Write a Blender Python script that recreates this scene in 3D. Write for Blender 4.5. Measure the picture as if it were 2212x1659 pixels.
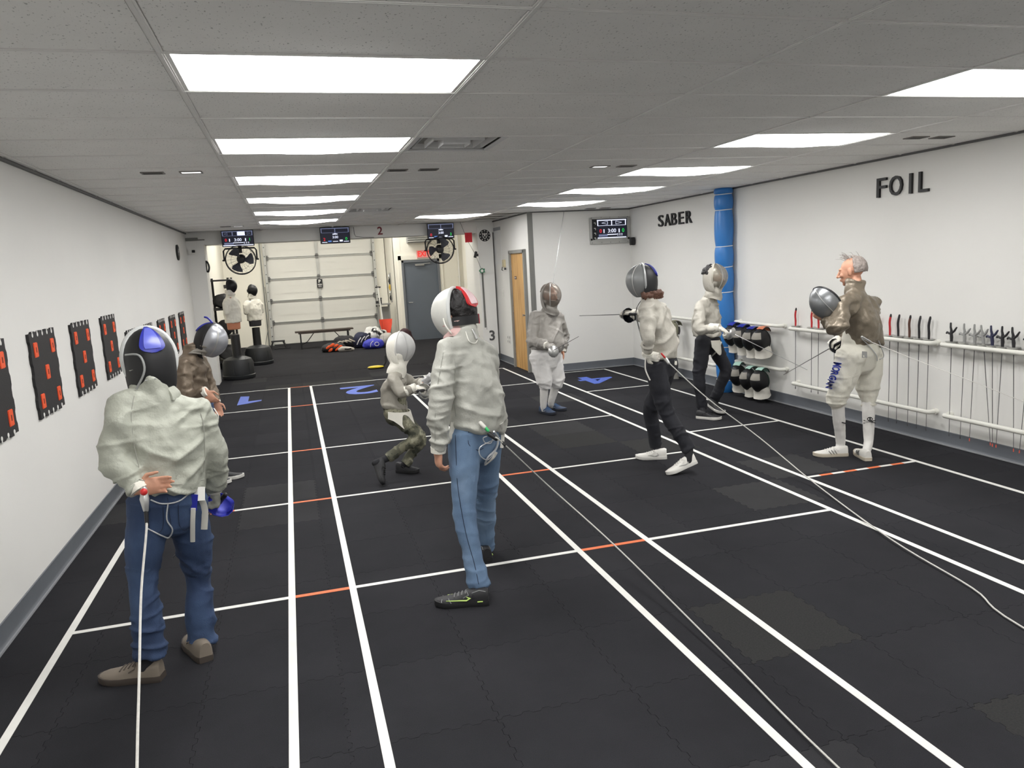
import bpy, bmesh, math, random
import numpy as np
from mathutils import Vector, Matrix
from mathutils.bvhtree import BVHTree
random.seed(7)
PI = math.pi
SC = bpy.context.scene
COL = SC.collection
for o in list(bpy.data.objects):
    bpy.data.objects.remove(o, do_unlink=True)

# ------------------------------------------------------------------ camera
CAM_H = 1.88
FPX = 1658.74
YAW, PITCH, ROLL = (math.radians(a) for a in (15.676, -8.9375, -3.1335))
def cam_axes():
    fwd = Vector((math.sin(YAW)*math.cos(PITCH), math.cos(YAW)*math.cos(PITCH), math.sin(PITCH)))
    right = Vector((math.cos(YAW), -math.sin(YAW), 0))
    up = right.cross(fwd)
    return (right*math.cos(ROLL)+up*math.sin(ROLL), -right*math.sin(ROLL)+up*math.cos(ROLL), fwd)
CR, CU, CF = cam_axes()
CAM = Vector((0, 0, CAM_H))
cd = bpy.data.cameras.new('camera'); cd.sensor_fit = 'HORIZONTAL'; cd.sensor_width = 36.0
cd.lens = FPX/2212*36.0; cd.clip_start = 0.05; cd.clip_end = 100
co = bpy.data.objects.new('camera', cd); COL.objects.link(co)
co.matrix_world = Matrix(((CR.x, CU.x, -CF.x, 0), (CR.y, CU.y, -CF.y, 0), (CR.z, CU.z, -CF.z, CAM_H), (0, 0, 0, 1)))
SC.camera = co
def ray(u, v):
    return CR*((u-1106)/FPX) - CU*((v-829.5)/FPX) + CF
def at(u, v, Y):
    d = ray(u, v); return CAM + d*(Y/d.y)
def atz(u, v, z=0.0):
    d = ray(u, v); return CAM + d*((z-CAM_H)/d.z)
def atx(u, v, x):
    d = ray(u, v); return CAM + d*(x/d.x)

# ------------------------------------------------------------------ world, exposure
w = bpy.data.worlds.new('world'); SC.world = w; w.use_nodes = True
w.node_tree.nodes['Background'].inputs[0].default_value = (0.8, 0.85, 0.9, 1)
w.node_tree.nodes['Background'].inputs[1].default_value = 0.05
SC.view_settings.view_transform = 'Standard'
SC.view_settings.look = 'None'
SC.view_settings.gamma = 1.0
SC.view_settings.use_curve_mapping = False
SC.view_settings.exposure = 0.0
LIGHT_MAIN = 15.6       # emission of the ceiling panel diffusers in the hall
LIGHT_BACK = 26.0       # ... and in the back room

# ------------------------------------------------------------------ colour + materials
def lin(c):
    c = c/255.0
    return c/12.92 if c <= 0.04045 else ((c+0.055)/1.055)**2.4
def rgb(r, g, b):
    return (lin(r), lin(g), lin(b), 1.0)
def scale(c, k):
    return (min(1, c[0]*k), min(1, c[1]*k), min(1, c[2]*k), 1)
MATS = {}
def mat(name, col, rough=0.6, metal=0.0, var=0.06, scale_=6.0, bump=0.0, bscale=60.0, spec=0.5, stretch=(1, 1, 1), sheen=0.0, coat=0.0):
    if name in MATS: return MATS[name]
    m = bpy.data.materials.new(name); m.use_nodes = True; nt = m.node_tree; N = nt.nodes; L = nt.links
    b = N['Principled BSDF']
    b.inputs['Roughness'].default_value = rough; b.inputs['Metallic'].default_value = metal
    b.inputs['Specular IOR Level'].default_value = spec
    if sheen: b.inputs['Sheen Weight'].default_value = sheen
    if coat: b.inputs['Coat Weight'].default_value = coat
    tc = N.new('ShaderNodeTexCoord'); mp = N.new('ShaderNodeMapping'); mp.inputs['Scale'].default_value = stretch
    L.new(tc.outputs['Object'], mp.inputs['Vector'])
    nz = N.new('ShaderNodeTexNoise'); nz.inputs['Scale'].default_value = scale_; nz.inputs['Detail'].default_value = 4
    L.new(mp.outputs['Vector'], nz.inputs['Vector'])
    mx = N.new('ShaderNodeMix'); mx.data_type = 'RGBA'
    L.new(nz.outputs['Fac'], mx.inputs['Factor'])
    mx.inputs['A'].default_value = scale(col, 1-var*2); mx.inputs['B'].default_value = scale(col, 1+var*2)
    L.new(mx.outputs['Result'], b.inputs['Base Color'])
    if bump:
        n2 = N.new('ShaderNodeTexNoise'); n2.inputs['Scale'].default_value = bscale; n2.inputs['Detail'].default_value = 5
        L.new(mp.outputs['Vector'], n2.inputs['Vector'])
        bp = N.new('ShaderNodeBump'); bp.inputs['Strength'].default_value = bump; bp.inputs['Distance'].default_value = 0.01
        L.new(n2.outputs['Fac'], bp.inputs['Height']); L.new(bp.outputs['Normal'], b.inputs['Normal'])
    MATS[name] = m
    return m
def emit(name, col, s):
    if name in MATS: return MATS[name]
    m = bpy.data.materials.new(name); m.use_nodes = True; nt = m.node_tree
    b = nt.nodes['Principled BSDF']; b.inputs['Base Color'].default_value = scale(col, .3)
    b.inputs['Roughness'].default_value = .4
    nz = nt.nodes.new('ShaderNodeTexNoise'); nz.inputs['Scale'].default_value = 3
    mr = nt.nodes.new('ShaderNodeMapRange'); mr.inputs['To Min'].default_value = s*.97; mr.inputs['To Max'].default_value = s*1.03
    nt.links.new(nz.outputs['Fac'], mr.inputs['Value']); nt.links.new(mr.outputs['Result'], b.inputs['Emission Strength'])
    b.inputs['Emission Color'].default_value = col
    MATS[name] = m; return m
def ramp_mat(name, stops, rough, kind='NOISE', scale_=8, stretch=(1, 1, 1), metal=0.0, const=False, bump=0.0, bscale=80, detail=4, distortion=0.0):
    """colour from a noise / wave pattern through a colour ramp"""
    if name in MATS: return MATS[name]
    m = bpy.data.materials.new(name); m.use_nodes = True; nt = m.node_tree; N = nt.nodes; L = nt.links
    b = N['Principled BSDF']; b.inputs['Roughness'].default_value = rough; b.inputs['Metallic'].default_value = metal
    tc = N.new('ShaderNodeTexCoord'); mp = N.new('ShaderNodeMapping'); mp.inputs['Scale'].default_value = stretch
    L.new(tc.outputs['Object'], mp.inputs['Vector'])
    if kind == 'VORONOI':
        t = N.new('ShaderNodeTexVoronoi'); t.inputs['Scale'].default_value = scale_; out = t.outputs['Color']
    else:
        t = N.new('ShaderNodeTexNoise'); t.inputs['Scale'].default_value = scale_; t.inputs['Detail'].default_value = detail
        t.inputs['Distortion'].default_value = distortion; out = t.outputs['Fac']
    L.new(mp.outputs['Vector'], t.inputs['Vector'])
    cr = N.new('ShaderNodeValToRGB'); els = cr.color_ramp.elements
    if const: cr.color_ramp.interpolation = 'CONSTANT'
    while len(els) < len(stops): els.new(0.5)
    for e, (p, c) in zip(els, stops): e.position = p; e.color = c
    L.new(out, cr.inputs['Fac']); L.new(cr.outputs['Color'], b.inputs['Base Color'])
    if bump:
        n2 = N.new('ShaderNodeTexNoise'); n2.inputs['Scale'].default_value = bscale
        L.new(mp.outputs['Vector'], n2.inputs['Vector'])
        bp = N.new('ShaderNodeBump'); bp.inputs['Strength'].default_value = bump; bp.inputs['Distance'].default_value = 0.01
        L.new(n2.outputs['Fac'], bp.inputs['Height']); L.new(bp.outputs['Normal'], b.inputs['Normal'])
    MATS[name] = m; return m
def mesh_mat(name, col, alpha, rough=0.35, metal=0.6):
    """woven wire of a mask: partly see-through"""
    if name in MATS: return MATS[name]
    m = mat(name, col, rough, metal, 0.04, 20); nt = m.node_tree; N = nt.nodes; L = nt.links
    out = [n for n in N if n.type == 'OUTPUT_MATERIAL'][0]; b = N['Principled BSDF']
    tr = N.new('ShaderNodeBsdfTransparent'); mix = N.new('ShaderNodeMixShader'); mix.inputs[0].default_value = alpha
    L.new(tr.outputs[0], mix.inputs[1]); L.new(b.outputs[0], mix.inputs[2]); L.new(mix.outputs[0], out.inputs[0])
    return m
def tile_mat():
    m = mat('rubber_tile', rgb(46, 46, 49), 0.88, 0, 0.0, 40, 0.25, 240, 0.06); nt = m.node_tree; N = nt.nodes; L = nt.links
    b = N['Principled BSDF']
    tc = [n for n in N if n.type == 'TEX_COORD'][0]
    oi = N.new('ShaderNodeObjectInfo'); cr = N.new('ShaderNodeValToRGB'); e = cr.color_ramp.elements
    e[0].position = 0; e[0].color = rgb(42, 42, 45); e[1].position = .9; e[1].color = rgb(45, 45, 48)
    x = e.new(.91); x.color = rgb(48, 48, 51); x = e.new(.975); x.color = rgb(55, 55, 56)
    L.new(oi.outputs['Random'], cr.inputs['Fac'])
    geo = N.new('ShaderNodeNewGeometry')
    nz = N.new('ShaderNodeTexNoise'); nz.inputs['Scale'].default_value = 1.3; nz.inputs['Detail'].default_value = 6; nz.inputs['Roughness'].default_value = .65
    L.new(geo.outputs['Position'], nz.inputs['Vector'])
    sp = N.new('ShaderNodeTexNoise'); sp.inputs['Scale'].default_value = 330; sp.inputs['Detail'].default_value = 2
    L.new(geo.outputs['Position'], sp.inputs['Vector'])
    mr = N.new('ShaderNodeMapRange'); mr.inputs['From Min'].default_value = .3; mr.inputs['From Max'].default_value = .7
    mr.inputs['To Min'].default_value = .86; mr.inputs['To Max'].default_value = 1.16
    L.new(nz.outputs['Fac'], mr.inputs['Value'])
    m2 = N.new('ShaderNodeMapRange'); m2.inputs['From Min'].default_value = .35; m2.inputs['From Max'].default_value = .75
    m2.inputs['To Min'].default_value = .88; m2.inputs['To Max'].default_value = 1.25
    L.new(sp.outputs['Fac'], m2.inputs['Value'])
    mu = N.new('ShaderNodeMath'); mu.operation = 'MULTIPLY'; L.new(mr.outputs[0], mu.inputs[0]); L.new(m2.outputs[0], mu.inputs[1])
    vm = N.new('ShaderNodeVectorMath'); vm.operation = 'SCALE'; L.new(cr.outputs['Color'], vm.inputs[0]); L.new(mu.outputs[0], vm.inputs['Scale'])
    L.new(vm.outputs[0], b.inputs['Base Color'])
    return m
def worn_mat():
    return mat('worn_rubber', rgb(51, 51, 51), 0.88, 0, 0.2, 120, 0.25, 240, 0.06)
def acoustic_mat():
    """mineral fibre ceiling tile: pale grey with small dark fissures"""
    m = mat('acoustic_tile', rgb(242, 241, 238), 0.95, 0, 0.03, 3, 0, 1, 0.2); nt = m.node_tree; N = nt.nodes; L = nt.links
    b = N['Principled BSDF']; geo = N.new('ShaderNodeNewGeometry')
    mp = N.new('ShaderNodeMapping'); mp.inputs['Scale'].default_value = (1, .55, 1); mp.inputs['Rotation'].default_value = (0, 0, .5)
    L.new(geo.outputs['Position'], mp.inputs['Vector'])
    v = N.new('ShaderNodeTexNoise'); v.inputs['Scale'].default_value = 105; v.inputs['Detail'].default_value = 2
    L.new(mp.outputs[0], v.inputs['Vector'])
    cr = N.new('ShaderNodeValToRGB'); e = cr.color_ramp.elements
    e[0].position = .30; e[0].color = (.55, .55, .55, 1); e[1].position = .36; e[1].color = (1, 1, 1, 1)
    L.new(v.outputs['Fac'], cr.inputs['Fac'])
    mx = [n for n in N if n.type == 'MIX'][0]
    mm = N.new('ShaderNodeMix'); mm.data_type = 'RGBA'; mm.blend_type = 'MULTIPLY'; mm.inputs['Factor'].default_value = 1
    L.new(mx.outputs['Result'], mm.inputs['A']); L.new(cr.outputs['Color'], mm.inputs['B']); L.new(mm.outputs['Result'], b.inputs['Base Color'])
    bp = N.new('ShaderNodeBump'); bp.inputs['Strength'].default_value = .5; bp.inputs['Distance'].default_value = .003
    L.new(cr.outputs['Color'], bp.inputs['Height']); L.new(bp.outputs['Normal'], b.inputs['Normal'])
    return m

# ------------------------------------------------------------------ numpy noise
_rng = np.random.RandomState(3); _tab = _rng.uniform(-1, 1, 4096)
def vnoise(P):
    i = np.floor(P).astype(np.int64); f = P-i; u = f*f*f*(f*(f*6-15)+10)
    def h(dx, dy, dz):
        return _tab[((i[:, 0]+dx)*73856093 ^ (i[:, 1]+dy)*19349663 ^ (i[:, 2]+dz)*83492791) & 4095]
    x0 = h(0, 0, 0)*(1-u[:, 0])+h(1, 0, 0)*u[:, 0]; x1 = h(0, 1, 0)*(1-u[:, 0])+h(1, 1, 0)*u[:, 0]
    x2 = h(0, 0, 1)*(1-u[:, 0])+h(1, 0, 1)*u[:, 0]; x3 = h(0, 1, 1)*(1-u[:, 0])+h(1, 1, 1)*u[:, 0]
    y0 = x0*(1-u[:, 1])+x1*u[:, 1]; y1 = x2*(1-u[:, 1])+x3*u[:, 1]
    return y0*(1-u[:, 2])+y1*u[:, 2]

# ------------------------------------------------------------------ mesh builder
class MB:
    def __init__(s): s.v = []; s.f = []
    def add(s, vs, fs):
        o = len(s.v); s.v += [Vector(p) for p in vs]; s.f += [[i+o for i in f] for f in fs]; return s
    def box(s, c, d, M=None):
        c = Vector(c); h = Vector(d)/2; vs = []
        for z in (-1, 1):
            for y in (-1, 1):
                for x in (-1, 1):
                    p = Vector((x*h.x, y*h.y, z*h.z)); vs.append(c+(M @ p if M else p))
        return s.add(vs, [(0, 2, 3, 1), (4, 5, 7, 6), (0, 1, 5, 4), (2, 6, 7, 3), (0, 4, 6, 2), (1, 3, 7, 5)])
    def beam(s, p, q, w, d=None, up=(0, 0, 1)):
        p, q = Vector(p), Vector(q); d = d or w; t = (q-p); L = t.length; t.normalize(); up = Vector(up)
        if abs(t.dot(up)) > .98: up = Vector((1, 0, 0))
        a = t.cross(up).normalized(); b = a.cross(t)
        M = Matrix((a, t, b)).transposed()
        return s.box((p+q)/2, (w, L, d), M)
    def rings(s, R, cap=True, closed=True):
        n = len(R[0]); o = len(s.v)
        for r in R: s.v += [Vector(p) for p in r]
        m = n if closed else n-1
        for k in range(len(R)-1):
            for i in range(m):
                j = (i+1) % n
                s.f.append([o+k*n+i, o+k*n+j, o+(k+1)*n+j, o+(k+1)*n+i])
        if cap and closed:
            s.f.append([o+i for i in range(n)][::-1]); s.f.append([o+(len(R)-1)*n+i for i in range(n)])
        return s
    def tube(s, pts, rad, seg=8, caps='flat', side=None, closed=False):
        """pts: points; rad: number, list of numbers or list of (a, b) half-axes (a along side)"""
        P = [Vector(p) for p in pts]; n = len(P)
        if not isinstance(rad, (list, tuple)): rad = [rad]*n
        rad = [r if isinstance(r, (list, tuple)) else (r, r) for r in rad]
        T = []
        for i in range(n):
            if closed: t = P[(i+1) % n]-P[i-1]
            else: t = P[min(i+1, n-1)]-P[max(i-1, 0)]
            T.append(t.normalized() if t.length > 1e-9 else Vector((0, 0, 1)))
        a = Vector(side) if side is not None else T[0].orthogonal()
        a = (a-T[0]*a.dot(T[0])).normalized(); R = []
        A = []
        for i in range(n):
            if side is not None: a = Vector(side)
            a = a-T[i]*a.dot(T[i])
            a = a.normalized() if a.length > 1e-6 else T[i].orthogonal().normalized()
            A.append((a.copy(), T[i].cross(a)))
        def ring(c, a, b, r):
            return [c+a*(r[0]*math.cos(2*PI*k/seg))+b*(r[1]*math.sin(2*PI*k/seg)) for k in range(seg)]
        if caps == 'round' and not closed:
            for q in (80, 55, 28):
                k = math.cos(math.radians(q)); r = rad[0]; m = min(r)
                R.append(ring(P[0]-T[0]*(m*math.sin(math.radians(q))), *A[0], (r[0]*k, r[1]*k)))
        for i in range(n): R.append(ring(P[i], *A[i], rad[i]))
        if caps == 'round' and not closed:
            for q in (28, 55, 80):
                k = math.cos(math.radians(q)); r = rad[-1]; m = min(r)
                R.append(ring(P[-1]+T[-1]*(m*math.sin(math.radians(q))), *A[-1], (r[0]*k, r[1]*k)))
        if closed: R.append(R[0]); return s.rings(R, cap=False)
        return s.rings(R, cap=(caps is not None))
    def ell(s, c, r, M=None, seg=16, rows=10):
        c = Vector(c); R = []
        for k in range(rows+1):
            ph = PI*(k+.02)/(rows+.04)-PI/2; row = []
            for i in range(seg):
                th = 2*PI*i/seg
                p = Vector((r[0]*math.cos(ph)*math.cos(th), r[1]*math.cos(ph)*math.sin(th), r[2]*math.sin(ph)))
                row.append(c+(M @ p if M else p))
            R.append(row)
        return s.rings(R)
    def lathe(s, prof, c=(0, 0, 0), M=None, seg=24, cap=True):
        c = Vector(c); R = []
        for r, z in prof:
            R.append([c+((M @ Vector((r*math.cos(2*PI*i/seg), r*math.sin(2*PI*i/seg), z))) if M else Vector((r*math.cos(2*PI*i/seg), r*math.sin(2*PI*i/seg), z))) for i in range(seg)])
        return s.rings(R, cap=cap)
    def prism(s, poly, h, M=None, c=(0, 0, 0)):
        """poly: 2-D outline (ccw) extruded 0..h along local z"""
        c = Vector(c); n = len(poly)
        def T(x, y, z):
            p = Vector((x, y, z)); return c+(M @ p if M else p)
        vs = [T(x, y, 0) for x, y in poly]+[T(x, y, h) for x, y in poly]
        fs = [list(range(n))[::-1], list(range(n, 2*n))]+[[i, (i+1) % n, n+(i+1) % n, n+i] for i in range(n)]
        return s.add(vs, fs)
    def sheet(s, G, th):
        """grid of points (rows of equal length) thickened by th along its normals"""
        nr, nc = len(G), len(G[0]); G = [[Vector(p) for p in r] for r in G]; B = []
        for i in range(nr):
            row = []
            for j in range(nc):
                du = G[i][min(j+1, nc-1)]-G[i][max(j-1, 0)]; dv = G[min(i+1, nr-1)][j]-G[max(i-1, 0)][j]
                n = du.cross(dv)
                n = n.normalized() if n.length > 1e-9 else Vector((0, 0, 0))
                row.append(G[i][j]-n*th)
            B.append(row)
        o = len(s.v)
        for r in G: s.v += r
        for r in B: s.v += r
        q = nr*nc
        for i in range(nr-1):
            for j in range(nc-1):
                a, b, c2, d = i*nc+j, i*nc+j+1, (i+1)*nc+j+1, (i+1)*nc+j
                s.f.append([o+a, o+b, o+c2, o+d]); s.f.append([o+q+d, o+q+c2, o+q+b, o+q+a])
        def edge(idx):
            for a, b in zip(idx[:-1], idx[1:]): s.f.append([o+b, o+a, o+q+a, o+q+b])
        edge([j for j in range(nc)]); edge([(nr-1)*nc+j for j in range(nc)][::-1])
        edge([i*nc for i in range(nr)][::-1]); edge([i*nc+nc-1 for i in range(nr)])
        return s
    def xf(s, M):
        s.v = [M @ p for p in s.v]; return s
    def mesh(s, name):
        me = bpy.data.meshes.new(name); me.from_pydata([tuple(p) for p in s.v], [], s.f); me.update(); return me
    def build(s, name, m, parent=None, smooth=40, origin=None, bevel=0):
        if origin is None: origin = parent_world(parent)
        if origin.length > 0: s.v = [p-origin for p in s.v]
        me = s.mesh(name)
        bm = bmesh.new(); bm.from_mesh(me); bmesh.ops.recalc_face_normals(bm, faces=bm.faces)
        if bevel:
            es = [e for e in bm.edges if len(e.link_faces) == 2 and e.calc_face_angle(0) > .6]
            bmesh.ops.bevel(bm, geom=es, offset=bevel, segments=2, affect='EDGES', clamp_overlap=True)
        bm.to_mesh(me); bm.free()
        return link(name, me, m, parent, smooth)
ORIG = {}
def parent_world(p):
    """world origin kept for each empty root; parts are built in world space"""
    return ORIG.get(p.name, Vector((0, 0, 0))) if p is not None else Vector((0, 0, 0))
def link(name, me, m, parent=None, smooth=40):
    me.materials.clear(); me.materials.append(m)
    if smooth:
        me.polygons.foreach_set('use_smooth', [True]*len(me.polygons))
        if smooth < 180: me.set_sharp_from_angle(angle=math.radians(smooth))
    o = bpy.data.objects.new(name, me); COL.objects.link(o)
    if parent is not None:
        o.parent = parent; ORIG[o.name] = parent_world(parent)
    return o
def tag(o, label=None, cat=None, group=None, kind=None):
    if label: o['label'] = label
    if cat: o['category'] = cat
    if group: o['group'] = group
    if kind: o['kind'] = kind
    return o
def thing(name, label, cat, loc=(0, 0, 0), group=None):
    o = bpy.data.objects.new(name, None); COL.objects.link(o); o.empty_display_size = .1
    o.location = loc; ORIG[o.name] = Vector(loc)
    return tag(o, label, cat, group)
def struct(name, mb, m, smooth=0, origin=None):
    o = mb.build(name, m, None, smooth, origin=Vector((0, 0, 0))); o['kind'] = 'structure'; return o
def rebase(o, c):
    """move a mesh object's origin to c (world) keeping its geometry in place"""
    c = Vector(c); o.data.transform(Matrix.Translation(-c)); o.location = c; return o
def copy_tree(o, parent=None):
    c = o.copy(); COL.objects.link(c); c.parent = parent
    for ch in list(o.children): copy_tree(ch, c)
    return c
def text_mesh(txt, size, extrude=0.0, bold=0.0, align='CENTER', xs=1.0):
    cu = bpy.data.curves.new('txt', 'FONT'); cu.body = txt; cu.size = size; cu.extrude = extrude; cu.offset = bold
    cu.align_x = align; cu.align_y = 'CENTER'; cu.resolution_u = 3
    ob = bpy.data.objects.new('txt', cu); COL.objects.link(ob)
    dg = bpy.context.evaluated_depsgraph_get()
    me = bpy.data.meshes.new_from_object(ob.evaluated_get(dg))
    bpy.data.objects.remove(ob); bpy.data.curves.remove(cu)
    if xs != 1: me.transform(Matrix.Diagonal((xs, 1, 1, 1)))
    return me
def text_obj(name, txt, size, M, m, parent=None, extrude=.001, bold=0.0, xs=1.0, label=None):
    me = text_mesh(txt, size, extrude, bold, xs=xs); me.transform(M)
    if parent is not None: me.transform(Matrix.Translation(-parent_world(parent)))
    o = link(name, me, m, parent, 0)
    if label: o['label'] = label
    return o
def frame(o, x, y, z):
    """4x4 matrix from origin and axes"""
    o, x, y, z = (Vector(k) for k in (o, x, y, z))
    return Matrix(((x.x, y.x, z.x, o.x), (x.y, y.y, z.y, o.y), (x.z, y.z, z.z, o.z), (0, 0, 0, 1)))
def look(o, fwd, up=(0, 0, 1)):
    """local +y -> fwd, +z -> up, +x -> right"""
    f = Vector(fwd).normalized(); r = f.cross(Vector(up)).normalized(); u = r.cross(f)
    return frame(o, r, f, u)
def fuse(mb, voxel, smooth=6, factor=.5, dec=0):
    """union of overlapping closed shapes as one continuous skin"""
    me = mb.mesh('fuse'); bm = bmesh.new(); bm.from_mesh(me); bmesh.ops.recalc_face_normals(bm, faces=bm.faces); bm.to_mesh(me); bm.free()
    ob = bpy.data.objects.new('fuse', me); COL.objects.link(ob)
    r = ob.modifiers.new('r', 'REMESH'); r.mode = 'VOXEL'; r.voxel_size = voxel
    if smooth:
        k = ob.modifiers.new('s', 'SMOOTH'); k.iterations = smooth; k.factor = factor
    if dec:
        d = ob.modifiers.new('d', 'DECIMATE'); d.ratio = dec
    dg = bpy.context.evaluated_depsgraph_get()
    out = bpy.data.meshes.new_from_object(ob.evaluated_get(dg))
    bpy.data.objects.remove(ob); bpy.data.meshes.remove(me)
    return out
def displace(me, fn):
    n = len(me.vertices); co_ = np.empty(n*3, dtype=np.float64); me.vertices.foreach_get('co', co_); no = np.empty(n*3)
    me.vertices.foreach_get('normal', no); co_ = co_.reshape(-1, 3); no = no.reshape(-1, 3)
    d = fn(co_)
    me.vertices.foreach_set('co', (co_+no*d[:, None]).ravel()); me.update()
def rough_lumps(amp, f, seed=0.0):
    return lambda P: amp*(vnoise(P*f+seed)+.5*vnoise(P*f*2.1+seed+7))
def bezier(p0, p1, p2, n):
    p0, p1, p2 = Vector(p0), Vector(p1), Vector(p2)
    return [p0*(1-t)**2+p1*(2*t*(1-t))+p2*t*t for t in (i/n for i in range(n+1))]
def spline(P, n=6):
    """Catmull-Rom through the points"""
    P = [Vector(p) for p in P]; out = []
    for i in range(len(P)-1):
        a, b, c, d = P[max(i-1, 0)], P[i], P[i+1], P[min(i+2, len(P)-1)]
        for k in range(n):
            t = k/n
            out.append(((b*2)+(c-a)*t+(a*2-b*5+c*4-d)*t*t+(b*3-a-c*3+d)*t**3)*.5)
    out.append(P[-1]); return out
# ================================================================== SETTING
XL, XR, ZC = -1.645, 5.70, 2.699
YB = 14.6                         # soffit / piers between hall and back room
WHITE = mat('wall_paint', rgb(229, 228, 224), .7, 0, .015, 1.2, .06, 25, .3)
WARM = mat('wall_paint_back_room', rgb(234, 231, 220), .7, 0, .015, 1.2, .04, 25, .3)
COVE = mat('cove_base_rubber', rgb(98, 102, 108), .5, 0, .05, 4, .05, 40)
RUB = tile_mat()
TAPE = mat('white_floor_tape', rgb(228, 227, 222), .6, 0, .05, 9, .05, 80)
ORANGE_TAPE = mat('orange_floor_tape', rgb(226, 112, 62), .6, 0, .06, 9)
BLUE_TAPE = mat('blue_floor_tape', rgb(70, 98, 190), .6, 0, .07, 9)
GRID = mat('ceiling_grid_metal', rgb(232, 231, 228), .5, .1, .03, 3)
ACOU = acoustic_mat()
GREYTRIM = mat('grey_trim', rgb(120, 120, 116), .5, .2, .04)
WOOD = ramp_mat('maple_door_wood', [(.25, rgb(176, 128, 70)), (.5, rgb(205, 160, 98)), (.75, rgb(219, 178, 118))], .45, scale_=3.2, stretch=(6, 6, .55), bump=.05, distortion=.6)

# ---- floor
F = struct('floor', MB().box((2.15, 9.3, -.055), (8.2, 26.2, .1)), RUB)
def tile_outline(s=.61, n=7, d=.016, g=.001):
    """puzzle edge shared by opposite sides, so tiles lock into each other"""
    pts = []
    e = []
    for k in range(n):
        a, b = (k+.28)/n*s, (k+.72)/n*s
        e += [(a-.006, 0), (a+.004, d), (b-.004, d), (b+.006, 0)]
    h = s/2
    bot = [(-h, -h)]+[(-h+x, -h+y) for x, y in e]
    rig = [(h, -h)]+[(h+y, -h+x) for x, y in e]
    top = [(h, h)]+[(-h+x, h+y) for x, y in e][::-1]
    lef = [(-h, h)]+[(-h+y, -h+x) for x, y in e][::-1]
    P = bot+rig+top+lef
    return [(x*(1-2*g/s), y*(1-2*g/s)) for x, y in P]
tmb = MB().prism(tile_outline(), .0045, c=(0, 0, -.0045))
tme = tmb.mesh('rubber_tile')
bm = bmesh.new(); bm.from_mesh(tme); bmesh.ops.recalc_face_normals(bm, faces=bm.faces); bm.to_mesh(tme); bm.free()
tme.materials.append(RUB)
WORN_AT = {(0, 0), (1, -2), (1, 7), (2, 6), (-3, 17), (-4, 17), (-2, 17)}
T0x, T0y, TS = 1.885, 2.88, .61
for r in range(-2, 20):
    for c in range(-6, 7):
        x, y = T0x+(c+.5)*TS, T0y+(r+.5)*TS
        if x > 3.7 and y > 12.1 or x > 5.6: continue
        t = bpy.data.objects.new('rubber_tile', tme); COL.objects.link(t); t.parent = F; t.location = (x, y, 0)
        if (c, r) in WORN_AT:
            t.material_slots[0].link = 'OBJECT'; t.material_slots[0].material = worn_mat()
MB().box((1.1, 18.7, -.002), (5.6, 7.2, .004)).build('rubber_sheet', RUB, F, 0)

# ---- tape lines
def tape(x0, y0, x1, y1, w=.038, m=TAPE):
    d = Vector((x1-x0, y1-y0, 0)); L = d.length; d.normalize(); n = Vector((-d.y, d.x, 0))
    o = MB().beam((x0, y0, .0008), (x1, y1, .0008), w, .0016).build('tape_line', m, F, 0)
    if m is ORANGE_TAPE: o['label'] = 'orange piece of floor tape'
    return o
LX = [-1.338, -.155, .199, 1.659, 2.146, 3.605, 3.948, 5.065]
FAR = [11.4, 13.4, 13.4, 11.46, 11.46, 13.4, 12.15, 12.15]
FAR[0] = 13.4; FAR[3] = 13.4; FAR[4] = 13.4
for x, f in zip(LX, FAR): tape(x, .6, x, f, .040)
def seg(a, b, y, m=TAPE, w=.036): tape(LX[a]+.02 if isinstance(a, int) else a, y, LX[b]-.02 if isinstance(b, int) else b, y, w, m)
for y in (4.51, 6.48, 8.44, 11.42, 13.39):
    seg(0, 1, y); seg(1, 2, y, ORANGE_TAPE); seg(2, 3, y)
    seg(3, 4, y, ORANGE_TAPE if y < 7 else TAPE); seg(4, 5, y)
for y in (3.29, 7.2, 10.17, 12.14): seg(6, 7, y)
n = 9
for k in range(n):
    a = 3.968+(5.045-3.968)*k/n; b = 3.968+(5.045-3.968)*(k+1)/n
    tape(a, 5.26, b, 5.26, .036, ORANGE_TAPE if k % 2 else TAPE)
for k in range(3): tape(-1.0+.16*k, 6.48, -.92+.16*k, 6.48, .0362, ORANGE_TAPE).location.z = .0005
def floor_digit(ch, cx, cy, h, w):
    me = text_mesh(ch, 1.0, .0008, .02)
    xs = [v.co.x for v in me.vertices]; ys = [v.co.y for v in me.vertices]
    me.transform(Matrix.Translation((-(min(xs)+max(xs))/2, -(min(ys)+max(ys))/2, 0)))
    me.transform(Matrix.Diagonal((w/(max(xs)-min(xs)), h/(max(ys)-min(ys)), 1, 1)))
    me.transform(Matrix.Rotation(PI, 4, 'Z')); me.transform(Matrix.Translation((cx, cy, .001)))
    o = link('floor_number', me, BLUE_TAPE, F, 0); o['label'] = 'blue tape number %s on the floor' % ch
pg = [atz(u, v) for u, v in ((512, 875.8), (532.7, 872.4), (564.5, 866), (565.3, 863.8), (535.8, 867.2), (538.7, 856.4), (519.8, 857))]
MB().prism([(p.x, p.y) for p in pg], .0016).build('floor_number', BLUE_TAPE, F, 0)['label'] = 'blue tape number 1 on the floor'
floor_digit('2', .93, 12.4, .86, .56); floor_digit('4', 4.52, 11.12, .72, .56)

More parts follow.
